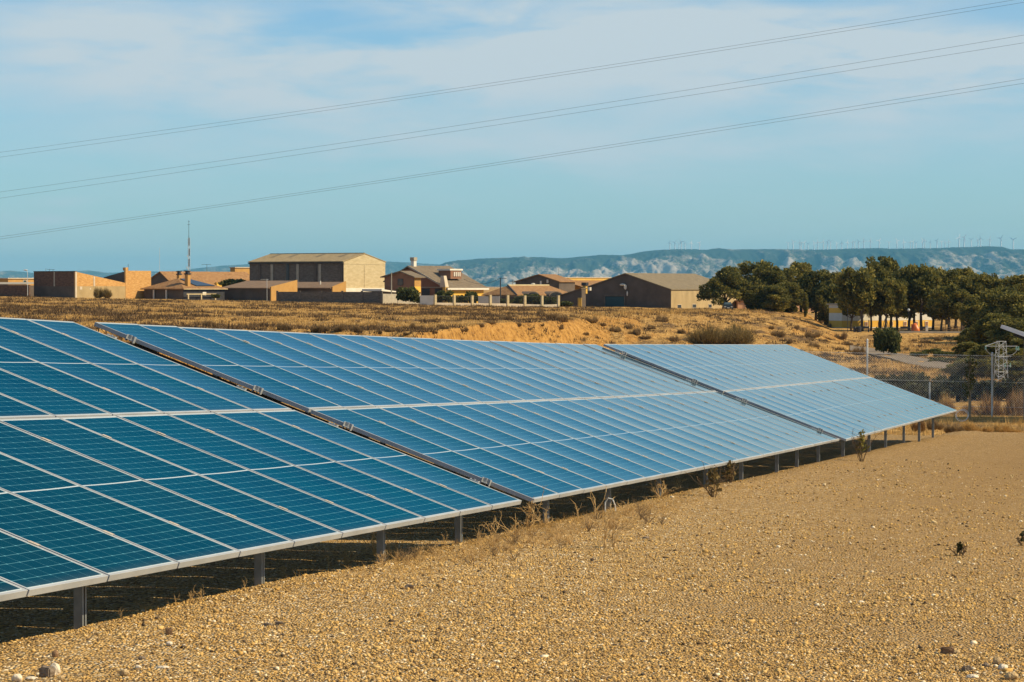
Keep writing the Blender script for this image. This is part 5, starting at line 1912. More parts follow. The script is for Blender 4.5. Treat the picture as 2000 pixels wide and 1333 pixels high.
# ------------------------------------------------------------------ wire fence, pylon, overhead lines
def fence():
    Y = 98.0
    posts = [(1694, 664), (1816, 692), (1938, 690), (2060, 702)]
    feet = []
    r = None
    for px, py in posts:
        t = at(px, py, Y)
        g = ground_z(t.x, Y)
        feet.append((Vector((t.x, Y, g)), t.z))
    r = empty('wire_fence', feet[0][0], 'chain-link wire fence on pale round posts across the end of the plot', 'fence')
    for k, (f, zt) in enumerate(feet):
        if k == 1:
            zt = f.z + 1.15
        MB().tube((f.x, f.y, f.z - .3), (f.x, f.y, zt), .032, n=10).tube((f.x, f.y, zt), (f.x, f.y, zt + .03), .036, .02, n=10).build('post', M_STEELP, r, smooth=False)
    xs0, xs1 = feet[0][0].x - 3, feet[-1][0].x + 3

    def top(x):
        return -2.27 + (feet[2][0].x - x) * 0.02 - .08

    def bot(x):
        return ground_z(x, Y) + .02
    b = MB()
    step = .085
    x = xs0 - 2.5
    while x < xs1:
        for sgn in (1, -1):
            xa, xb = (x, x + 2.6) if sgn > 0 else (x + 2.6, x)
            za = -4.75
            zb = za + 2.6
            # clip to the fabric
            p, q = Vector((xa, Y - .04, za)), Vector((xb, Y - .04, zb))
            d = q - p
            t1 = (top(p.x + d.x * .9) - p.z) / d.z
            t0 = max(0, (bot(p.x) - p.z) / d.z)
            b.tube(p + d * t0, p + d * min(1, t1), .0027, n=3)
        x += step
    b.build('mesh', M_STEELP, r)
    b = MB()
    for h in (0.0, .9, 1.75):
        b.path([(xs0, Y - .05, top(xs0) - h), ((xs0 + xs1) / 2, Y - .05, top((xs0 + xs1) / 2) - h - .02), (xs1, Y - .05, top(xs1) - h)], [.006] * 3, 4)
    b.build('tension_wire', M_STEELP, r)


fence()


def pylon():
    Y = 214
    top = zpx(667, Y)
    x = (1955.5 - 1000) / F * Y
    foot = Vector((x, Y, ground_z(x, Y) - .2))
    r = empty('lattice_pylon', foot, 'small pale lattice power pylon with crossarms among the dark pines', 'pylon')
    H = top - foot.z
    w0, w1 = .42, .27
    b = MB()

    def leg(i, t):
        w = w0 + (w1 - w0) * t
        sx, sy = ((-1, -1), (1, -1), (1, 1), (-1, 1))[i]
        ca, sa = math.cos(.25), math.sin(.25)
        return foot + Vector((w * (sx * ca - sy * sa), w * (sx * sa + sy * ca), H * t))
    for i in range(4):
        b.tube(leg(i, 0), leg(i, 1), .022, n=4)
    n = 9
    for k in range(n):
        for i in range(4):
            j = (i + 1) % 4
            if (k + i) % 2:
                i, j = j, i
            b.tube(leg(i, k / n), leg(j, (k + 1) / n), .014, n=4)
            if k % 3 == 2:
                b.tube(leg(i, (k + 1) / n), leg(j, (k + 1) / n), .018, n=4)
    b.build('lattice', M_STEELP, r)

    def arm(py, x0, x1, rr=.030):
        z = zpx(py, Y)
        return MB().tube(((x0 - 1000) / F * Y, Y - .1, z), ((x1 - 1000) / F * Y, Y - .1, z), rr, n=4)
    a = arm(676.5, 1924, 1987)
    a.tube(at(1924, 676.5, Y), at(1951, 667, Y), .03, n=4)
    a.build('crossarm', M_STEELP, r)
    arm(696.5, 1944, 1975).build('crossarm', M_STEELP, r)
    arm(715, 1942, 1975, .03).build('crossarm', M_STEELP, r)
    arm(736, 1950, 1962, .03).build('crossarm', M_STEELP, r)
    for px, py in ((1925, 679), (1985, 679), (1989, 680), (1963, 713), (1973, 713)):
        p = at(px, py, Y)
        MB().tube(p + Vector((0, 0, .12)), p - Vector((0, 0, .18)), .05, .07, n=7).build('insulator', M_TEALI, r)
    b = MB()
    for x0, x1, dip in ((1925, 1946, 12), (1988, 1968, 12)):
        pts = []
        for k in range(9):
            t = k / 8
            pts.append(at(x0 + (x1 - x0) * t, 681 + 13 * t ** .6 + 3 * math.sin(math.pi * t), Y - .2))
        b.path(pts, [.018] * 9, 4)
    b.build('jumper_cable', M_STEELP, r)


M_TEALI = material('green_glass', [(0.3, (0.10, 0.22, 0.17)), (0.7, (0.16, 0.30, 0.24))], rough=.25, spec=.6, scale=4)
pylon()


def overhead_lines():
    m = material('line_wire', [(0.3, (0.10, 0.10, 0.105)), (0.7, (0.15, 0.15, 0.155))], rough=.6, metallic=.3, scale=3)
    # (left y, middle y at px 1000, right y at px 2000)
    rows = [('upper wire of the highest pair of power lines crossing the sky', 298, 156.5, -3), ('lower wire of the highest pair of power lines crossing the sky', 307.5, 162, 5),
            ('upper wire of the middle pair of power lines crossing the sky', 375.5, 229.5, 69), ('lower wire of the middle pair of power lines crossing the sky', 387.5, 240, 84),
            ('upper wire of the lowest pair of power lines crossing the sky', 463, 313.5, 154), ('lower wire of the lowest pair of power lines crossing the sky', 467.5, 318, 163)]
    for k, (lab, a, b_, c) in enumerate(rows):
        pts = []
        A = np.polyfit([0, 1000, 2000], [a, b_, c], 2)
        for i in range(61):
            px = -500 + 3000 * i / 60
            Y = 1.0 / np.interp(px, [-500, 2500], [1 / 150, 1 / 95])
            pts.append(at(px, float(np.polyval(A, px)), Y + (k % 2) * .6))
        o = MB().path(pts, [.0048] * len(pts), 5).build('power_line', m, None, pts[0])
        tag(o, lab, 'power line', 'overhead power lines')


overhead_lines()


# ------------------------------------------------------------------ wind turbines on the plateau
def turbines():
    xs = [1308, 1318, 1326, 1331, 1338, 1350, 1366, 1539, 1549, 1562, 1565, 1571, 1578, 1590, 1597, 1608, 1616, 1622, 1634, 1644, 1655, 1665, 1669, 1677, 1687, 1700, 1717, 1736, 1752,
          1765, 1778, 1783, 1789, 1802, 1806, 1817, 1830, 1839, 1846, 1853, 1873, 1883, 1897, 1910, 1915, 1933, 1955, 1979]
    rng = random.Random(3)
    mt = material('white_steel', [(0.3, (0.80, 0.80, 0.78)), (0.7, (0.86, 0.86, 0.84))], rough=.4, scale=1)
    protos = []
    for v in range(5):
        b = MB()
        h = 62.0
        b.tube((0, 0, -12), (0, 0, h), 4.4, 3.2, n=8)
        b.box((-3.5, -2.2, h - 1.2), (8, 0, 0), (0, 4.4, 0), (0, 0, 4.4))
        b.sphere((-1, -3.2, h + 1), 2.0, 1.6, 2.0, 8, 5)
        a0 = v * .43 + .2
        for k in range(3):
            a = a0 + k * 2 * math.pi / 3
            d = Vector((math.sin(a), 0, math.cos(a)))
            s = Vector((math.cos(a), 0, -math.sin(a)))
            c = Vector((-1, -4, h + 1))
            b.prism([c + s * 1.4, c + d * 7 + s * 2.8, c + d * 27 + s * .9, c + d * 27 - s * .9, c + d * 7 - s * 2.0, c - s * 1.4], (0, .7, 0))
        protos.append(b.mesh('wind_turbine', mt))
    for i, px in enumerate(xs):
        Y = 24900
        cy = float(np.interp(px, [1250, 1320, 1380, 1405, 1430, 1520, 1600, 1680, 1760, 1860, 1930, 1950, 1965, 2000], [493, 487, 488, 485, 488, 487, 488, 485.5, 486, 484, 481.5, 483, 487, 488]))
        o = link('wind_turbine', protos[i % 5])
        p = at(px, cy, Y)
        o.location = p
        o.rotation_euler = (0, 0, rng.uniform(-.5, .5))
        k = rng.uniform(.78, 1.08) * (1.25 if px > 1870 else 1.0)
        o.scale = (k, k, k)
        tag(o, 'tiny white wind turbine on the ridge of the pale mountain', 'wind turbine', 'wind turbines along the mountain ridge')


turbines()


# ------------------------------------------------------------------ car and playground things
def car():
    Y = 514
    p = at(1421, 609, Y)
    p.z = ground_z(p.x, Y)
    r = empty('parked_car', p, 'dark parked car seen from the front under the forked pine', 'car')
    mt = material('dark_car_paint', [(0.3, (0.012, 0.016, 0.020)), (0.7, (0.02, 0.025, 0.03))], rough=.25, spec=.6, scale=1)
    b = MB()
    sec = [(-2.1, .35, .62, .72), (-2.0, .3, .88, .84), (-.9, .3, 1.02, .88), (.9, .3, 1.02, .88), (1.9, .3, .98, .86), (2.05, .4, .7, .76)]
    for (y, z0, z1, w) in sec:
        n = len(b.v)
        b.v += [tuple(p + Vector((sx * w * k, y, z))) for (sx, z, k) in ((-1, z0, .95), (1, z0, .95), (1, (z0 + z1) / 2, 1.02), (1, z1, .9), (-1, z1, .9), (-1, (z0 + z1) / 2, 1.02))]
        if n:
            b.f += [(n - 6 + i, n - 6 + (i + 1) % 6, n + (i + 1) % 6, n + i) for i in range(6)]
    b.f += [tuple(range(6))[::-1], tuple(range(len(b.v) - 6, len(b.v)))]
    b.build('body', mt, r)
    b = MB()
    low = [p + Vector(v) for v in ((-.78, -.85, 1.0), (.78, -.85, 1.0), (.78, 1.6, .98), (-.78, 1.6, .98))]
    up = [p + Vector(v) for v in ((-.6, -.1, 1.5), (.6, -.1, 1.5), (.6, 1.1, 1.5), (-.6, 1.1, 1.5))]
    b.add(low + up, [(0, 1, 5, 4), (1, 2, 6, 5), (2, 3, 7, 6), (3, 0, 4, 7), (4, 5, 6, 7), (0, 3, 2, 1)])
    b.build('cabin', mt, r)
    b = MB()
    q = [p + Vector(v) for v in ((-.66, -.86, 1.08), (.66, -.86, 1.08), (.52, -.20, 1.46), (-.52, -.20, 1.46))]
    b.prism(q, (0, -.02, .012))
    b.build('windscreen', M_GLASS, r)
    for sx in (-1, 1):
        MB().cbox(p + Vector((sx * .58, -2.06, .62)), .34, .1, .14).build('headlight', M_WHITE, r)
        for y in (-1.3, 1.3):
            c = p + Vector((sx * .80, y, .31))
            MB().tube(c - Vector((.1, 0, 0)), c + Vector((.1, 0, 0)), .31, n=14).build('wheel', M_IRON, r)
    MB().cbox(p + Vector((0, -2.12, .45)), .5, .02, .11).build('number_plate', M_WHITE, r)


car()


def playground():
    Y = 452

    def foot(px, Y=Y):
        p = at(px, 652, Y)
        p.z = ground_z(p.x, Y)
        return p
    # orange slide
    p = foot(1787)
    r = empty('playground_slide', p, 'rounded orange-red playground slide below the pines', 'slide')
    mo = material('orange_plastic', [(0.3, (0.62, 0.13, 0.025)), (0.7, (0.72, 0.20, 0.04))], rough=.4, spec=.5, scale=1)
    mr = material('dark_red_plastic', [(0.3, (0.30, 0.05, 0.02)), (0.7, (0.38, 0.07, 0.03))], rough=.45, spec=.5, scale=1)
    MB().path([p + Vector((.35, -.3, .12)), p + Vector((.25, -.2, .5)), p + Vector((.05, -.1, .95)), p + Vector((-.1, 0, 1.3)), p + Vector((-.2, .05, 1.45))], [.42, .46, .42, .34, .12], 12).build('chute', mo, r, smooth=True)
    MB().cbox(p + Vector((-.42, .1, 0)), .22, .8, 1.35).build('side_panel', mr, r)
    b = MB()
    for k in range(5):
        b.tube(p + Vector((-.75, .1, .2 + .22 * k)), p + Vector((-.75, .6, .2 + .22 * k)), .03)
    b.tube(p + Vector((-.75, .1, 0)), p + Vector((-.75, .1, 1.4)), .035).tube(p + Vector((-.75, .6, 0)), p + Vector((-.75, .6, 1.4)), .035)
    b.build('ladder', M_IRON, r)
    # globe lamp
    p = foot(1774.5, 460)
    r = empty('globe_lamp', p, 'park lamp with frosted globe between the pine trunks', 'street lamp')
    zt = zpx(606, 460)
    MB().tube(p, (p.x, p.y, zt - .2), .05).build('pole', M_IRON, r)
    MB().sphere((p.x, p.y, zt), .24, n=14, m=10).build('globe', material('frosted_globe', [(0.3, (0.42, 0.44, 0.42)), (0.7, (0.5, 0.52, 0.5))], rough=.3, scale=1), r, smooth=True)
    p = foot(1655.5, 452)
    o = MB().tube(p, (p.x, p.y, zpx(602, 452)), .05).build('pole', M_IRON, None, p)
    tag(o, 'thin black lamp pole before the white left end of the striped building', 'pole')
    p = foot(1697, 455)
    o = MB().tube(p, (p.x, p.y, zpx(625, 455)), .075).build('post', M_IRON, None, p)
    tag(o, 'short dark post right of the bench by the yellow band', 'post')
    # bins and benches
    for px, w, h, lab in ((1669.5, .55, .95, 'small dark litter bin left of the big dark bin'), (1677.5, .85, .98, 'big dark bin between the leaning pine trunks')):
        p = foot(px, 454)
        r = empty('litter_bin', p, lab, 'bin')
        MB().tube(p + Vector((0, 0, .08)), p + Vector((0, 0, h * .86)), w * .42, w * .48, n=12).build('body', M_IRON, r)
        MB().tube(p + Vector((0, 0, h * .86 + .004)), p + Vector((0, 0, h)), w * .52, w * .30, n=12).build('lid', M_IRON, r)

    def bench(px, Yb, w, lab, mt, group=None, label_cat='bench'):
        p = foot(px, Yb)
        r = empty('park_bench', p, lab, label_cat, group)
        MB().cbox(p + Vector((0, 0, .42)), w, .42, .05).build('seat', mt, r)
        MB().cbox(p + Vector((0, .24, .55)), w, .05, .38).build('backrest', mt, r)
        for sx in (-.42, .42):
            MB().cbox(p + Vector((sx * w, .1, 0)), .07, .4, .415).build('leg', M_IRON, r)
    M_WOOD = material('brown_wood', [(0.3, (0.14, 0.085, 0.045)), (0.7, (0.22, 0.135, 0.07))], scale=4)
    bench(1689, 456, 1.3, 'dark park bench before the white base of the striped building', M_IRON)
    bench(1765, 453, 1.0, 'dark park bench right of the stout pale pine trunk', M_IRON)
    bench(1773, 456, .9, 'dark park bench just left of the orange slide', M_IRON)
    bench(1802, 452, .9, 'dark park bench right of the orange slide', M_IRON)
    # picnic table
    p = foot(1850, 452)
    r = empty('picnic_table', p, 'brown wooden picnic table at the end of the kerb wall', 'table')
    MB().cbox(p + Vector((0, 0, .72)), 1.6, .8, .07).build('tabletop', M_WOOD, r)
    for sy in (-.7, .7):
        MB().cbox(p + Vector((0, sy, .42)), 1.6, .28, .05).build('seat', M_WOOD, r)
    for sx in (-.6, .6):
        b = MB()
        b.box(p + Vector((sx - .04, -.75, 0)), (.08, 0, 0), (0, .09, 0), (0, .42, .715))
        b.box(p + Vector((sx - .04, .66, 0)), (.08, 0, 0), (0, .09, 0), (0, -.42, .715))
        b.box(p + Vector((sx - .045, -.8, .36)), (.09, 0, 0), (0, 1.6, 0), (0, 0, .055))
        b.build('leg', M_WOOD, r)
    # notice board
    p = foot(1850, 462)
    r = empty('notice_board', p, 'narrow notice board on legs behind the picnic table', 'notice board')
    for sx in (-.3, .3):
        MB().tube(p + Vector((sx, 0, 0)), p + Vector((sx, 0, 2.1)), .04).build('leg', M_IRON, r)
    MB().cbox(p + Vector((0, -.06, 1.1)), .7, .04, .95).build('board', M_DKWALL, r)
    # wooden rail fence
    a, c = foot(1856, 458), foot(1884, 458)
    r = empty('rail_fence', a, 'brown wooden rail fence at the right end of the terrace', 'fence')
    d = c - a
    for k in range(5):
        q = a + d * k / 4
        q.z = ground_z(q.x, q.y)
        MB().cbox(q, .1, .1, 1.0).build('post', M_WOOD, r)
    b = MB()
    for h in (.45, .85):
        b.tube(a + Vector((0, -.06, h)), c + Vector((0, -.06, h)), .05)
    b.build('rail', M_WOOD, r)
    # white drinking fountain
    p = foot(1810, 453)
    r = empty('drinking_fountain', p, 'white stone drinking fountain right of the orange slide', 'fountain')
    MB().cbox(p, .38, .34, .95).build('column', M_WHITE, r)
    MB().tube(p + Vector((0, 0, .954)), p + Vector((0, 0, 1.06)), .22, .3, n=12).build('basin', M_WHITE, r)
    # swing frame
    p = foot(1731, 458)
    r = empty('swing_frame', p, 'dark A-shaped swing frame left of the round bush top', 'swing')
    b = MB()
    for y in (0, 1.6):
        b.tube(p + Vector((-.55, y, 0)), p + Vector((0, y, 2.0)), .05)
        b.tube(p + Vector((.55, y, 0)), p + Vector((0, y, 2.0)), .05)
    b.tube(p + Vector((0, 0, 2.0)), p + Vector((0, 1.6, 2.0)), .05)
    b.build('frame', M_IRON, r)
    MB().cbox(p + Vector((0, .8, .45)), .2, .45, .04).build('seat', mr, r)


playground()


# ------------------------------------------------------------------ growth at the end of the plot
def end_growth():
    bush('bush', 1962, 834, 120, 78, 'large rusty brown leafless bush behind the right fence post', M_RUSTB, 6, Y=100.5, twiggy=True)
    bush('bush', 2010, 836, 110, 84, 'rusty brown bush cut by the right edge of the picture', M_RUSTB, 7, Y=101.5, twiggy=True, rz=1)
    bush('bush', 1905, 832, 74, 50, 'lower rusty bush left of the right fence post', M_RUSTB, 7, Y=102, twiggy=True, rz=2)
    bush('bush', 1868, 826, 66, 64, 'golden dry grass bush beside the sapling trunk', M_STRAW, 8, Y=103, twiggy=True)
    bush('bush', 1838, 822, 60, 46, 'brown dry bush beyond the tip of the farthest table', M_RUSTB, 6, Y=103, twiggy=True, rz=.5)
    bush('bush', 1790, 812, 70, 52, 'shaded brown bush behind the farthest table edge', M_OLIVEB, 1, Y=104, twiggy=True)
    bush('bush', 1740, 775, 62, 60, 'dark leafy hedge bush behind the fence, leftmost of the hedge', M_HEDGE, 3, Y=122, rz=1.2)
    bush('bush', 1778, 780, 66, 64, 'dark leafy hedge bush behind the short fence post', M_HEDGE, 4, Y=124, rz=.2)
    bush('bush', 1818, 784, 66, 56, 'dark leafy hedge bush in the middle of the hedge', M_HEDGE, 3, Y=126, rz=2.2)
    bush('bush', 1858, 786, 64, 66, 'dark leafy hedge bush left of the sapling', M_HEDGE, 4, Y=128, rz=3.2)
    bush('bush', 1905, 782, 70, 56, 'dark leafy hedge bush right of the sapling', M_HEDGE, 3, Y=130, rz=4.2)
    bush('bush', 1950, 780, 76, 46, 'dark leafy hedge bush under the lattice pylon', M_HEDGE, 4, Y=134, rz=5.2)
    bush('bush', 1998, 786, 76, 66, 'dark leafy hedge bush at the right edge behind the fence', M_HEDGE, 3, Y=132, rz=.8)
    bush('bush', 1912, 843, 56, 26, 'tangle of pale dry weeds left of the fence post foot', M_STRAW, 8, Y=76, twiggy=True, rz=.4)
    bush('bush', 1968, 845, 76, 30, 'tangle of pale dry weeds right of the fence post foot', M_STRAW, 9, Y=77, twiggy=True, rz=1.4)
    bush('bush', 1866, 843, 44, 20, 'dark tangle of dry weeds at the far gravel corner', M_SCRUB, 2, Y=75.5, twiggy=True, rz=1)
    bush('bush', 1825, 836, 40, 24, 'dark dry bush behind the last post of the farthest table', M_SCRUB, 1, Y=80, twiggy=True, rz=2)
    bush('bush', 1790, 840, 36, 26, 'brown dry bush showing under the farthest table', M_RUSTB, 6, Y=82, twiggy=True, rz=.9)
    # sapling
    Y = 95.0
    p = at(1893, 818, Y)
    p.z = ground_z(p.x, Y)
    r = empty('sapling', p, 'slim young tree with pale bare trunk behind the wire fence', 'tree')
    s = Y / F
    H = zpx(698, Y) - p.z
    b = MB()
    b.path([p - Vector((0, 0, .2)), p + Vector((.02, 0, H * .35)), p + Vector((-.03, 0, H * .6)), p + Vector((.05, 0, H * .95))], [.055, .045, .03, .01], 8)
    rng = np.random.RandomState(4)
    for k in range(12):
        z = H * rng.uniform(.42, .85)
        t = rng.uniform(0, 6.3)
        q = p + Vector((0, 0, z))
        b.path([q, q + Vector((.16 * math.cos(t), .16 * math.sin(t), .15)), q + Vector((.24 * math.cos(t), .24 * math.sin(t), .42))], [.012, .008, .004], 4)
    b.build('trunk', M_BARKPALE, r)
    lobes = [(rng.uniform(-.16, .16), rng.uniform(-.16, .16), H * (.40 + .58 * k / 14), .10 + .05 * rng.rand(), .10, .14) for k in range(15)]
    v, f, a = leaf_cloud(rng, lobes, 150, .045, 1.5)
    link('crown', mesh_np('crown', v, f, M_GREENBUSH, attr=a), r)
    # wire coil
    p = at(1878, 812, 92)
    b = MB()
    for k in range(5):
        pts = []
        for i in range(17):
            t = 2 * math.pi * i / 16
            pts.append(p + Vector((.20 * math.cos(t) + .02 * k, .06 * k, .18 * math.sin(t) + .02 * math.sin(5 * k))))
        b.path(pts, [.005] * 17, 4)
    p0 = Vector((p.x, p.y, ground_z(p.x, p.y)))
    o = b.build('wire_coil', M_STEELP, None, p)
    tag(o, 'pale round coil of fence wire beside the table tip', 'wire coil')


end_growth()


# ------------------------------------------------------------------ stones
def stone_shapes():
    t = (1 + 5 ** .5) / 2
    v = np.array([(-1, t, 0), (1, t, 0), (-1, -t, 0), (1, -t, 0), (0, -1, t), (0, 1, t), (0, -1, -t), (0, 1, -t), (t, 0, -1), (t, 0, 1), (-t, 0, -1), (-t, 0, 1)], float)
    v /= np.linalg.norm(v[0])
    f = np.array([(0, 11, 5), (0, 5, 1), (0, 1, 7), (0, 7, 10), (0, 10, 11), (1, 5, 9), (5, 11, 4), (11, 10, 2), (10, 7, 6), (7, 1, 8), (3, 9, 4), (3, 4, 2), (3, 2, 6), (3, 6, 8), (3, 8, 9),
                  (4, 9, 5), (2, 4, 11), (6, 2, 10), (8, 6, 7), (9, 8, 1)])
    return v, f


def gravel():
    rng = np.random.RandomState(11)
    bv, bf = stone_shapes()
    m = attr_material('stones', [(0.0, (0.07, 0.05, 0.035)), (0.2, (0.24, 0.15, 0.065)), (0.5, (0.54, 0.33, 0.10)), (0.85, (0.63, 0.43, 0.17)), (1.0, (0.78, 0.66, 0.45))], rough=.9, spec=.15)
    n = 165000
    # depth favouring the near ground; the view wedge plus a margin on both sides
    Y = 10.5 / (1 - rng.rand(n) * (1 - 10.5 / 46.0))
    X = rng.uniform(-.215, .215, n) * Y
    e = X * .974 - Y * .227 + 5.28
    coarse = fbm(X * .9 + 50, Y * .55, 4)
    keep = (e > -.55) & (rng.rand(n) < np.clip((coarse - .26) * 3.4, .16, 1))
    X, Y, e = X[keep], Y[keep], e[keep]
    n = len(X)
    Z = gravel_z(X, Y)
    size = np.exp(rng.normal(np.log(.0042), .40, n)) * (0.75 + .25 * Y / 14)
    size = np.minimum(size, .02)
    sc = size[:, None] * np.stack([rng.uniform(.8, 1.5, n), rng.uniform(.8, 1.3, n), rng.uniform(.5, .95, n)], -1)
    a = rng.uniform(0, 2 * np.pi, n)
    jit = 1 + .22 * rng.normal(size=(n, 12, 1))
    V = bv[None] * jit * sc[:, None, :]
    ca, sa = np.cos(a)[:, None], np.sin(a)[:, None]
    x = V[..., 0] * ca - V[..., 1] * sa
    y = V[..., 0] * sa + V[..., 1] * ca
    V = np.stack([x + X[:, None], y + Y[:, None], V[..., 2] + (Z + size * .28)[:, None]], -1).reshape(-1, 3)
    Fc = (bf[None] + 12 * np.arange(n)[:, None, None]).reshape(-1, 3)
    o = link('gravel', mesh_np('gravel', V, Fc, m, attr=np.repeat(np.clip(rng.normal(.52, .27, n), 0, 1), 12)))
    tag(o, 'loose golden gravel of small stones covering the plot', 'gravel', kind='stuff')
    # the stones one can pick out
    mats = {'grey': material('grey_stone', [(0.3, (0.16, 0.12, 0.085)), (0.7, (0.26, 0.20, 0.14))], scale=14, detail=5, bump=.5, coords='obj'),
            'tan': material('tan_stone', [(0.3, (0.40, 0.27, 0.13)), (0.7, (0.54, 0.39, 0.20))], scale=14, detail=5, bump=.5, coords='obj'),
            'white': material('pale_stone_rock', [(0.3, (0.62, 0.52, 0.37)), (0.7, (0.76, 0.67, 0.52))], scale=14, detail=5, bump=.4, coords='obj'),
            'brown': material('brown_stone', [(0.3, (0.20, 0.115, 0.06)), (0.7, (0.31, 0.19, 0.10))], scale=14, detail=5, bump=.5, coords='obj')}
    big = [(92, 1322, 30, 24, 'grey', 'blocky grey-brown stone in the cluster at the lower left corner', 1), (107, 1318, 20, 24, 'white', 'white rounded stone leaning on the grey block at lower left', 0),
           (34, 1331, 22, 16, 'white', 'pale rounded stone at the far lower left', 0), (119, 1328, 14, 11, 'tan', 'small tan stone right of the white stone at lower left', 0),
           (62, 1327, 24, 6, 'white', 'flat pale stone between the pale and the grey stone at lower left', 0),
           (108, 1284, 12, 15, 'brown', 'small brown upright stone above the lower left cluster', 0), (330, 1240, 16, 17, 'brown', 'brown standing stone beyond the shadow edge at left', 1),
           (243, 1320, 22, 14, 'tan', 'tan stone in the gravel right of the lower left cluster', 0), (277, 1289, 16, 8, 'grey', 'flat grey-green stone between the two brown stones', 0),
           (270, 1306, 14, 7, 'white', 'pale chip of stone below the flat grey-green stone', 0), (318, 1306, 24, 6, 'white', 'long pale chip right of the flat grey-green stone', 0),
           (331, 1261, 14, 9, 'white', 'whitish stone below the brown standing stone', 0), (545, 1220, 18, 7, 'grey', 'grey flat stone in the patch of coarse stones', 1),
           (522, 1222, 20, 6, 'grey', 'low grey stone at the left of the coarse stone patch', 1), (800, 1150, 18, 9, 'grey', 'grey stone by the dry tufts under the middle table gap', 1),
           (1851, 1277, 32, 16, 'brown', 'big brown stone at lower right', 1), (1868, 1278, 16, 10, 'tan', 'tan stone touching the big brown stone at lower right', 0),
           (1946, 1297, 16, 15, 'tan', 'golden rounded stone in the lower right stone cluster', 0), (1960, 1308, 20, 12, 'white', 'pale stone right of the golden stone at lower right', 0),
           (1888, 1312, 18, 14, 'grey', 'dark grey stone in the lower right stone cluster', 1), (1926, 1303, 16, 9, 'grey', 'small grey stone between dark grey and golden stones', 0),
           (1975, 1327, 26, 15, 'tan', 'tan stone near the lower right corner', 0), (1900, 1325, 24, 8, 'white', 'flat pale stone under the dark grey stone at lower right', 0),
           (1682, 1178, 12, 5, 'white', 'single pale flat stone in the gravel right of centre', 0), (1261, 1053, 14, 5, 'grey', 'flat grey stone near the dry plant at centre', 0)]
    bv2 = bv
    rr = np.random.RandomState(2)
    for (px, py, w, h, k, lab, blocky) in big:
        p = ground_at(px, py)
        s = p.y / F
        bm = bmesh.new()
        if blocky:
            bmesh.ops.create_cube(bm, size=1.7)
            bmesh.ops.bevel(bm, geom=list(bm.edges), offset=.22, segments=2, affect='EDGES')
            bmesh.ops.subdivide_edges(bm, edges=list(bm.edges), cuts=1, use_grid_fill=True)
        else:
            bmesh.ops.create_icosphere(bm, subdivisions=3, radius=1)
        ph = rr.uniform(0, 50)
        for v in bm.verts:
            d = v.co.normalized()
            q = float(fbm(d.x * 1.6 + ph + d.z, d.y * 1.6 + ph * .5 + d.z * .7, 3)) - .5
            v.co *= 1 + .75 * q
        for v in bm.verts:
            v.co = Vector((v.co.x * w * s * .5, v.co.y * w * s * .5 * .8, v.co.z * h * s * .55))
        bmesh.ops.rotate(bm, verts=bm.verts, cent=(0, 0, 0), matrix=Matrix.Rotation(rr.uniform(-.4, .4), 3, 'Z'))
        me = bpy.data.meshes.new('stone')
        bm.to_mesh(me)
        bm.free()
        if not blocky:
            me.polygons.foreach_set('use_smooth', [True] * len(me.polygons))
        me.materials.append(mats[k])
        o = link('stone', me)
        o.location = (p.x, p.y, p.z + h * s * .36)
        tag(o, lab, 'stone', 'larger stones lying in the gravel')


gravel()

# ------------------------------------------------------------------ weeds along the tables
M_WEED = material('dry_weed_stems', [(0.3, (0.46, 0.295, 0.115)), (0.7, (0.62, 0.42, 0.185))], scale=30, coords='obj')
M_WEEDD = material('dark_weed_stems', [(0.3, (0.13, 0.085, 0.045)), (0.7, (0.22, 0.145, 0.075))], scale=30, coords='obj')


def weed_mesh(seed, mat, H, spread, stems, kinks=4, r0=.0032, branch=3):
    """a dried herb: bent stems with forked side twigs"""
    rng = np.random.RandomState(seed)
    b = MB()

    def grow(p, d, L, r, depth):
        pts, rs = [p], [r]
        q, dd = p, d
        for k in range(kinks):
            dd = (dd + Vector(rng.normal(size=3)) * .22 + Vector((0, 0, .04))).normalized()
            q = q + dd * (L / kinks)
            pts.append(q)
            rs.append(r * (1 - .6 * (k + 1) / kinks))
            if depth > 0 and rng.rand() < .75:
                side = (dd + Vector(rng.normal(size=3)) * .75).normalized()
                side.z = abs(side.z) * .6 + .15
                grow(q, side.normalized(), L * rng.uniform(.25, .45), r * .7, depth - 1)
        b.path(pts, rs, 4)
    for s in range(stems):
        t = rng.uniform(0, 2 * math.pi)
        k = spread * rng.uniform(.15, 1)
        d = Vector((math.cos(t) * k, math.sin(t) * k, 1)).normalized()
        grow(Vector((.02 * math.cos(t), .02 * math.sin(t), -.01)), d, H * rng.uniform(.55, 1.05), r0, branch - 1)
    return b.mesh('weed', mat)


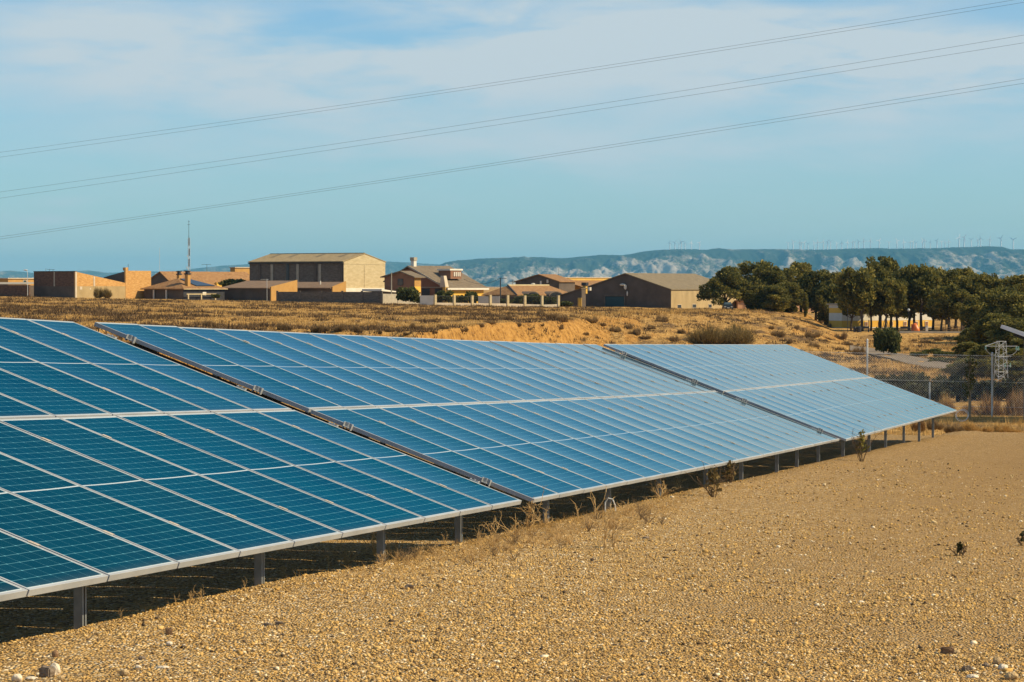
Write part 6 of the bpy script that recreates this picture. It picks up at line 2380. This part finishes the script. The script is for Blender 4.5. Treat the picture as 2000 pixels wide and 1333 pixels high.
def weeds():
    kinds = {}

    def put(px, py, hpx, lab, kind, name='dry_weed', cat='weed', group='dried weeds along the tables', mat=M_WEED, rz=0.0):
        p = ground_at(px, py)
        s = p.y / F
        key = (kind, mat.name)
        if key not in kinds:
            prm = {'spiky': (1.0, .6, 6, 5, .016, 3), 'broad': (1.0, 1.3, 10, 4, .016, 3), 'thin': (1.0, .3, 3, 4, .013, 2), 'bushy': (1.0, .8, 14, 4, .014, 3), 'flat': (1.0, 3.0, 12, 4, .015, 3)}[kind]
            kinds[key] = weed_mesh(hash(kind) % 97 if False else {'spiky': 3, 'broad': 5, 'thin': 8, 'bushy': 13, 'flat': 21}[kind], mat, *prm)
        o = link(name, kinds[key])
        o.location = p
        k = hpx * s
        o.scale = (k, k, k)
        o.rotation_euler = (0, 0, rz)
        tag(o, lab, cat, group)
        return o
    L = [(1032, 1034, 66, 'tall forked dry weed before the post at the first table gap', 'spiky'), (1062, 1028, 40, 'dry weed right of the tall forked weed, touching the post', 'broad'),
         (1005, 1046, 44, 'spreading dry weed left of the tall forked weed', 'broad'), (962, 1056, 46, 'bent dry weed between the last post and the table gap', 'spiky'),
         (932, 1062, 40, 'dry weed close to the last post of the nearest table', 'thin'), (868, 1068, 32, 'thin dry stalk just left of the last post of the nearest table', 'thin'),
         (808, 1072, 22, 'small curled dry weed in front of the light strip', 'broad'), (840, 1069, 18, 'low curled weed at the light strip end', 'broad'),
         (766, 1090, 52, 'fanned pale dry weed before the third post', 'broad'), (735, 1094, 58, 'upright pale dry weed left of the third post', 'spiky'), (678, 1102, 50, 'branching pale dry weed with long runner on the gravel', 'broad'),
         (640, 1112, 36, 'thin dry weed at the shadow edge before the lit strip', 'thin'), (613, 1117, 24, 'short dry weed at the shadow edge', 'thin'), (552, 1128, 26, 'dry weed right of the second post', 'spiky'),
         (500, 1142, 26, 'dry weed cluster before the second post', 'broad'), (478, 1152, 24, 'single dry stalk left of the second post', 'thin'), (392, 1174, 26, 'small pale weed on the shadow edge, second from the left post', 'spiky'),
         (370, 1180, 28, 'pale forked stalk on the shadow edge', 'spiky'), (342, 1182, 26, 'thin pale stalk on the shadow edge left of the forked stalk', 'thin'), (283, 1194, 30, 'curled dry weed nearest the left post', 'broad'),
         (236, 1212, 26, 'lone dry stalk right of the left post', 'thin'), (1160, 1014, 60, 'thin tall dry stalk left of the white cable bend', 'thin'), (1130, 1018, 40, 'thin dry stalk between two posts of the middle table', 'thin'),
         (1183, 1072, 84, 'sparse branching dry plant standing in the gravel', 'thin'), (1196, 1070, 74, 'bare twiggy plant right beside the sparse branching plant', 'spiky'),
         (1225, 1004, 30, 'curled dry weeds behind the gravel mound', 'broad'), (1290, 972, 40, 'long dry runner weed leaning to the right', 'flat'), (1320, 962, 34, 'reddish dry twig sprawling under the middle table', 'spiky'),
         (1443, 925, 28, 'thin stalk right of the olive plant', 'thin'), (1455, 922, 22, 'second thin stalk right of the olive plant', 'thin')]
    for i, (px, py, h, lab, kind) in enumerate(L):
        put(px, py, h, lab, kind, rz=i * 1.9)
    rg = random.Random(12)
    for i in range(110):
        px = rg.choice([rg.uniform(640, 1010), rg.uniform(760, 1330), rg.uniform(900, 1250)])
        py = float(np.interp(px, [640, 760, 900, 1000, 1100, 1200, 1330], [1116, 1098, 1072, 1056, 1036, 1010, 972])) + abs(rg.gauss(0, 20)) - 3
        dark = rg.random() < .35
        put(px, py, rg.uniform(9, 30), 'small dried weed in the ragged weedy strip along the table edge', rg.choice(['broad', 'spiky', 'bushy', 'flat']), group='small dried weeds of the weedy strip', mat=M_WEEDD if dark else M_WEED, rz=rg.uniform(0, 6))
    # leafy plants
    def plant(px, py, hpx, wpx, lab, seed, mat, stemmat):
        p = ground_at(px, py)
        s = p.y / F
        rng = np.random.RandomState(seed)
        r = empty('leafy_plant', p, lab, 'plant')
        H = hpx * s
        W = wpx * s
        me = weed_mesh(seed, stemmat, H * .95, W / H * .9, 9, 4, .006, 3)
        link('stems', me, r)
        lobes = []
        for k in range(16):
            z = H * rng.uniform(.25, .95)
            t = rng.uniform(0, 6.3)
            q = W * .42 * rng.rand() * (1 - .5 * z / H)
            lobes.append((q * math.cos(t), q * math.sin(t), z, W * .12, W * .12, H * .10))
        v, f, a = leaf_cloud(rng, lobes, 420 if py < 1000 else 900, .026 if py < 1000 else .013, 1.9)
        link('leaves', mesh_np('leaves', v, f, mat, attr=a), r)
    yg = attr_material('yellow_green_leaves', [(0.0, (0.10, 0.09, 0.025)), (0.6, (0.26, 0.22, 0.05)), (1.0, (0.42, 0.36, 0.10))], trans=.3)
    plant(1683, 902, 60, 36, 'yellow-green leafy plant before the gap to the farthest table', 31, yg, M_WEEDD)
    plant(1394, 972, 58, 40, 'olive twiggy plant at the lower edge of the middle table', 32, M_OLIVEB, M_WEEDD)
    plant(1424, 944, 40, 34, 'second olive twiggy plant, right of the first at the table edge', 33, M_OLIVEB, M_WEEDD)
    plant(1874, 1086, 25, 15, 'small dark green plant alone on the gravel at right', 34, M_HEDGE, M_WEEDD)
    plant(1999, 1066, 26, 15, 'small dark plant cut by the right edge on the gravel', 35, M_HEDGE, M_WEEDD)
    # a bent white cable end by the post
    p = ground_at(1186, 1000)
    s = p.y / F
    b = MB()
    b.path([p + Vector((-.02, 0, -.02)), p + Vector((-.02, 0, .09)), p + Vector((.01, 0, .13)), p + Vector((.05, 0, .12)), p + Vector((.075, 0, .06)), p + Vector((.08, 0, -.02))], [.007] * 6, 7)
    o = b.build('bent_pipe', M_STEELP, None, p)
    tag(o, 'bent white conduit end beside a post of the middle table', 'pipe')
    # mat of dry herbs on the gravel edge
    rng = np.random.RandomState(8)
    n = 5200
    Y = rng.uniform(14.5, 34, n)
    e = rng.normal(.30, .34, n)
    w = np.interp(Y, [14, 16, 18, 20, 22, 24, 27, 30, 34], [.05, .12, .25, .55, 1.0, 1.0, .7, .3, .05])
    keep = (rng.rand(n) < w) & (e > -.12)
    Y, e = Y[keep], e[keep]
    X = (e - 5.28 + Y * .227) / .974
    P = np.stack([X, Y, gravel_z(X, Y)], -1)
    h = rng.uniform(.02, .085, len(X)) * np.exp(-np.maximum(e - .3, 0) * 1.4)
    v, f, r = tufts(rng, P, h, np.full(len(X), .006), 10, .03 + .8 * h, 2.2)
    o = link('dry_herbs', mesh_np('dry_herbs', v, f, M_STRAW, attr=r * .8))
    tag(o, 'mat of low dried herbs on the gravel edge under the tables', 'herbs', kind='stuff')
    # small dark clumps out on the gravel
    for i, (px, py, w_, lab) in enumerate([(855, 1197, 60, 'flat dark dried clump in the middle of the gravel'), (795, 1118, 44, 'brown dried clump below the fanned weeds'), (845, 1122, 52, 'brown dried clump right of the stone patch'),
                                           (750, 1126, 36, 'dark dried clump beside the grey stone'), (1345, 1036, 50, 'low dried clump on the gravel mound'), (1450, 1029, 44, 'flat dark clump of dried herb right of the mound'),
                                           (285, 1205, 44, 'dried herb clump near the left post shadow')]):
        bush('dry_clump', px, py, w_, w_ * .16, lab, M_SCRUB, 2 + 3 * (i % 2), group='dried clumps on the gravel', twiggy=True, cat='dry clump', rz=i)


weeds()

# ------------------------------------------------------------------ the air between here and the mountains
def build_haze():
    m = bpy.data.materials.new('haze')
    m.use_nodes = True
    N = NT(m.node_tree)
    for n in list(N.n):
        if n.type == 'BSDF_PRINCIPLED':
            N.n.remove(n)
    v = N.node('ShaderNodeVolumePrincipled')
    v.inputs['Color'].default_value = (*HAZE_COL, 1)
    v.inputs['Density'].default_value = HAZE_DENS
    v.inputs['Anisotropy'].default_value = 0.0
    N.l.new(v.outputs[0], N.n['Material Output'].inputs['Volume'])
    b = MB()
    b.box((-19000, -400, -30), (38000, 0, 0), (0, 46000, 0), (0, 0, 475))
    o = b.build('haze', m)
    tag(o, kind='stuff')


HAZE_COL = (0.22, 0.66, 1.0)
HAZE_DENS = 2.5e-5
build_haze()
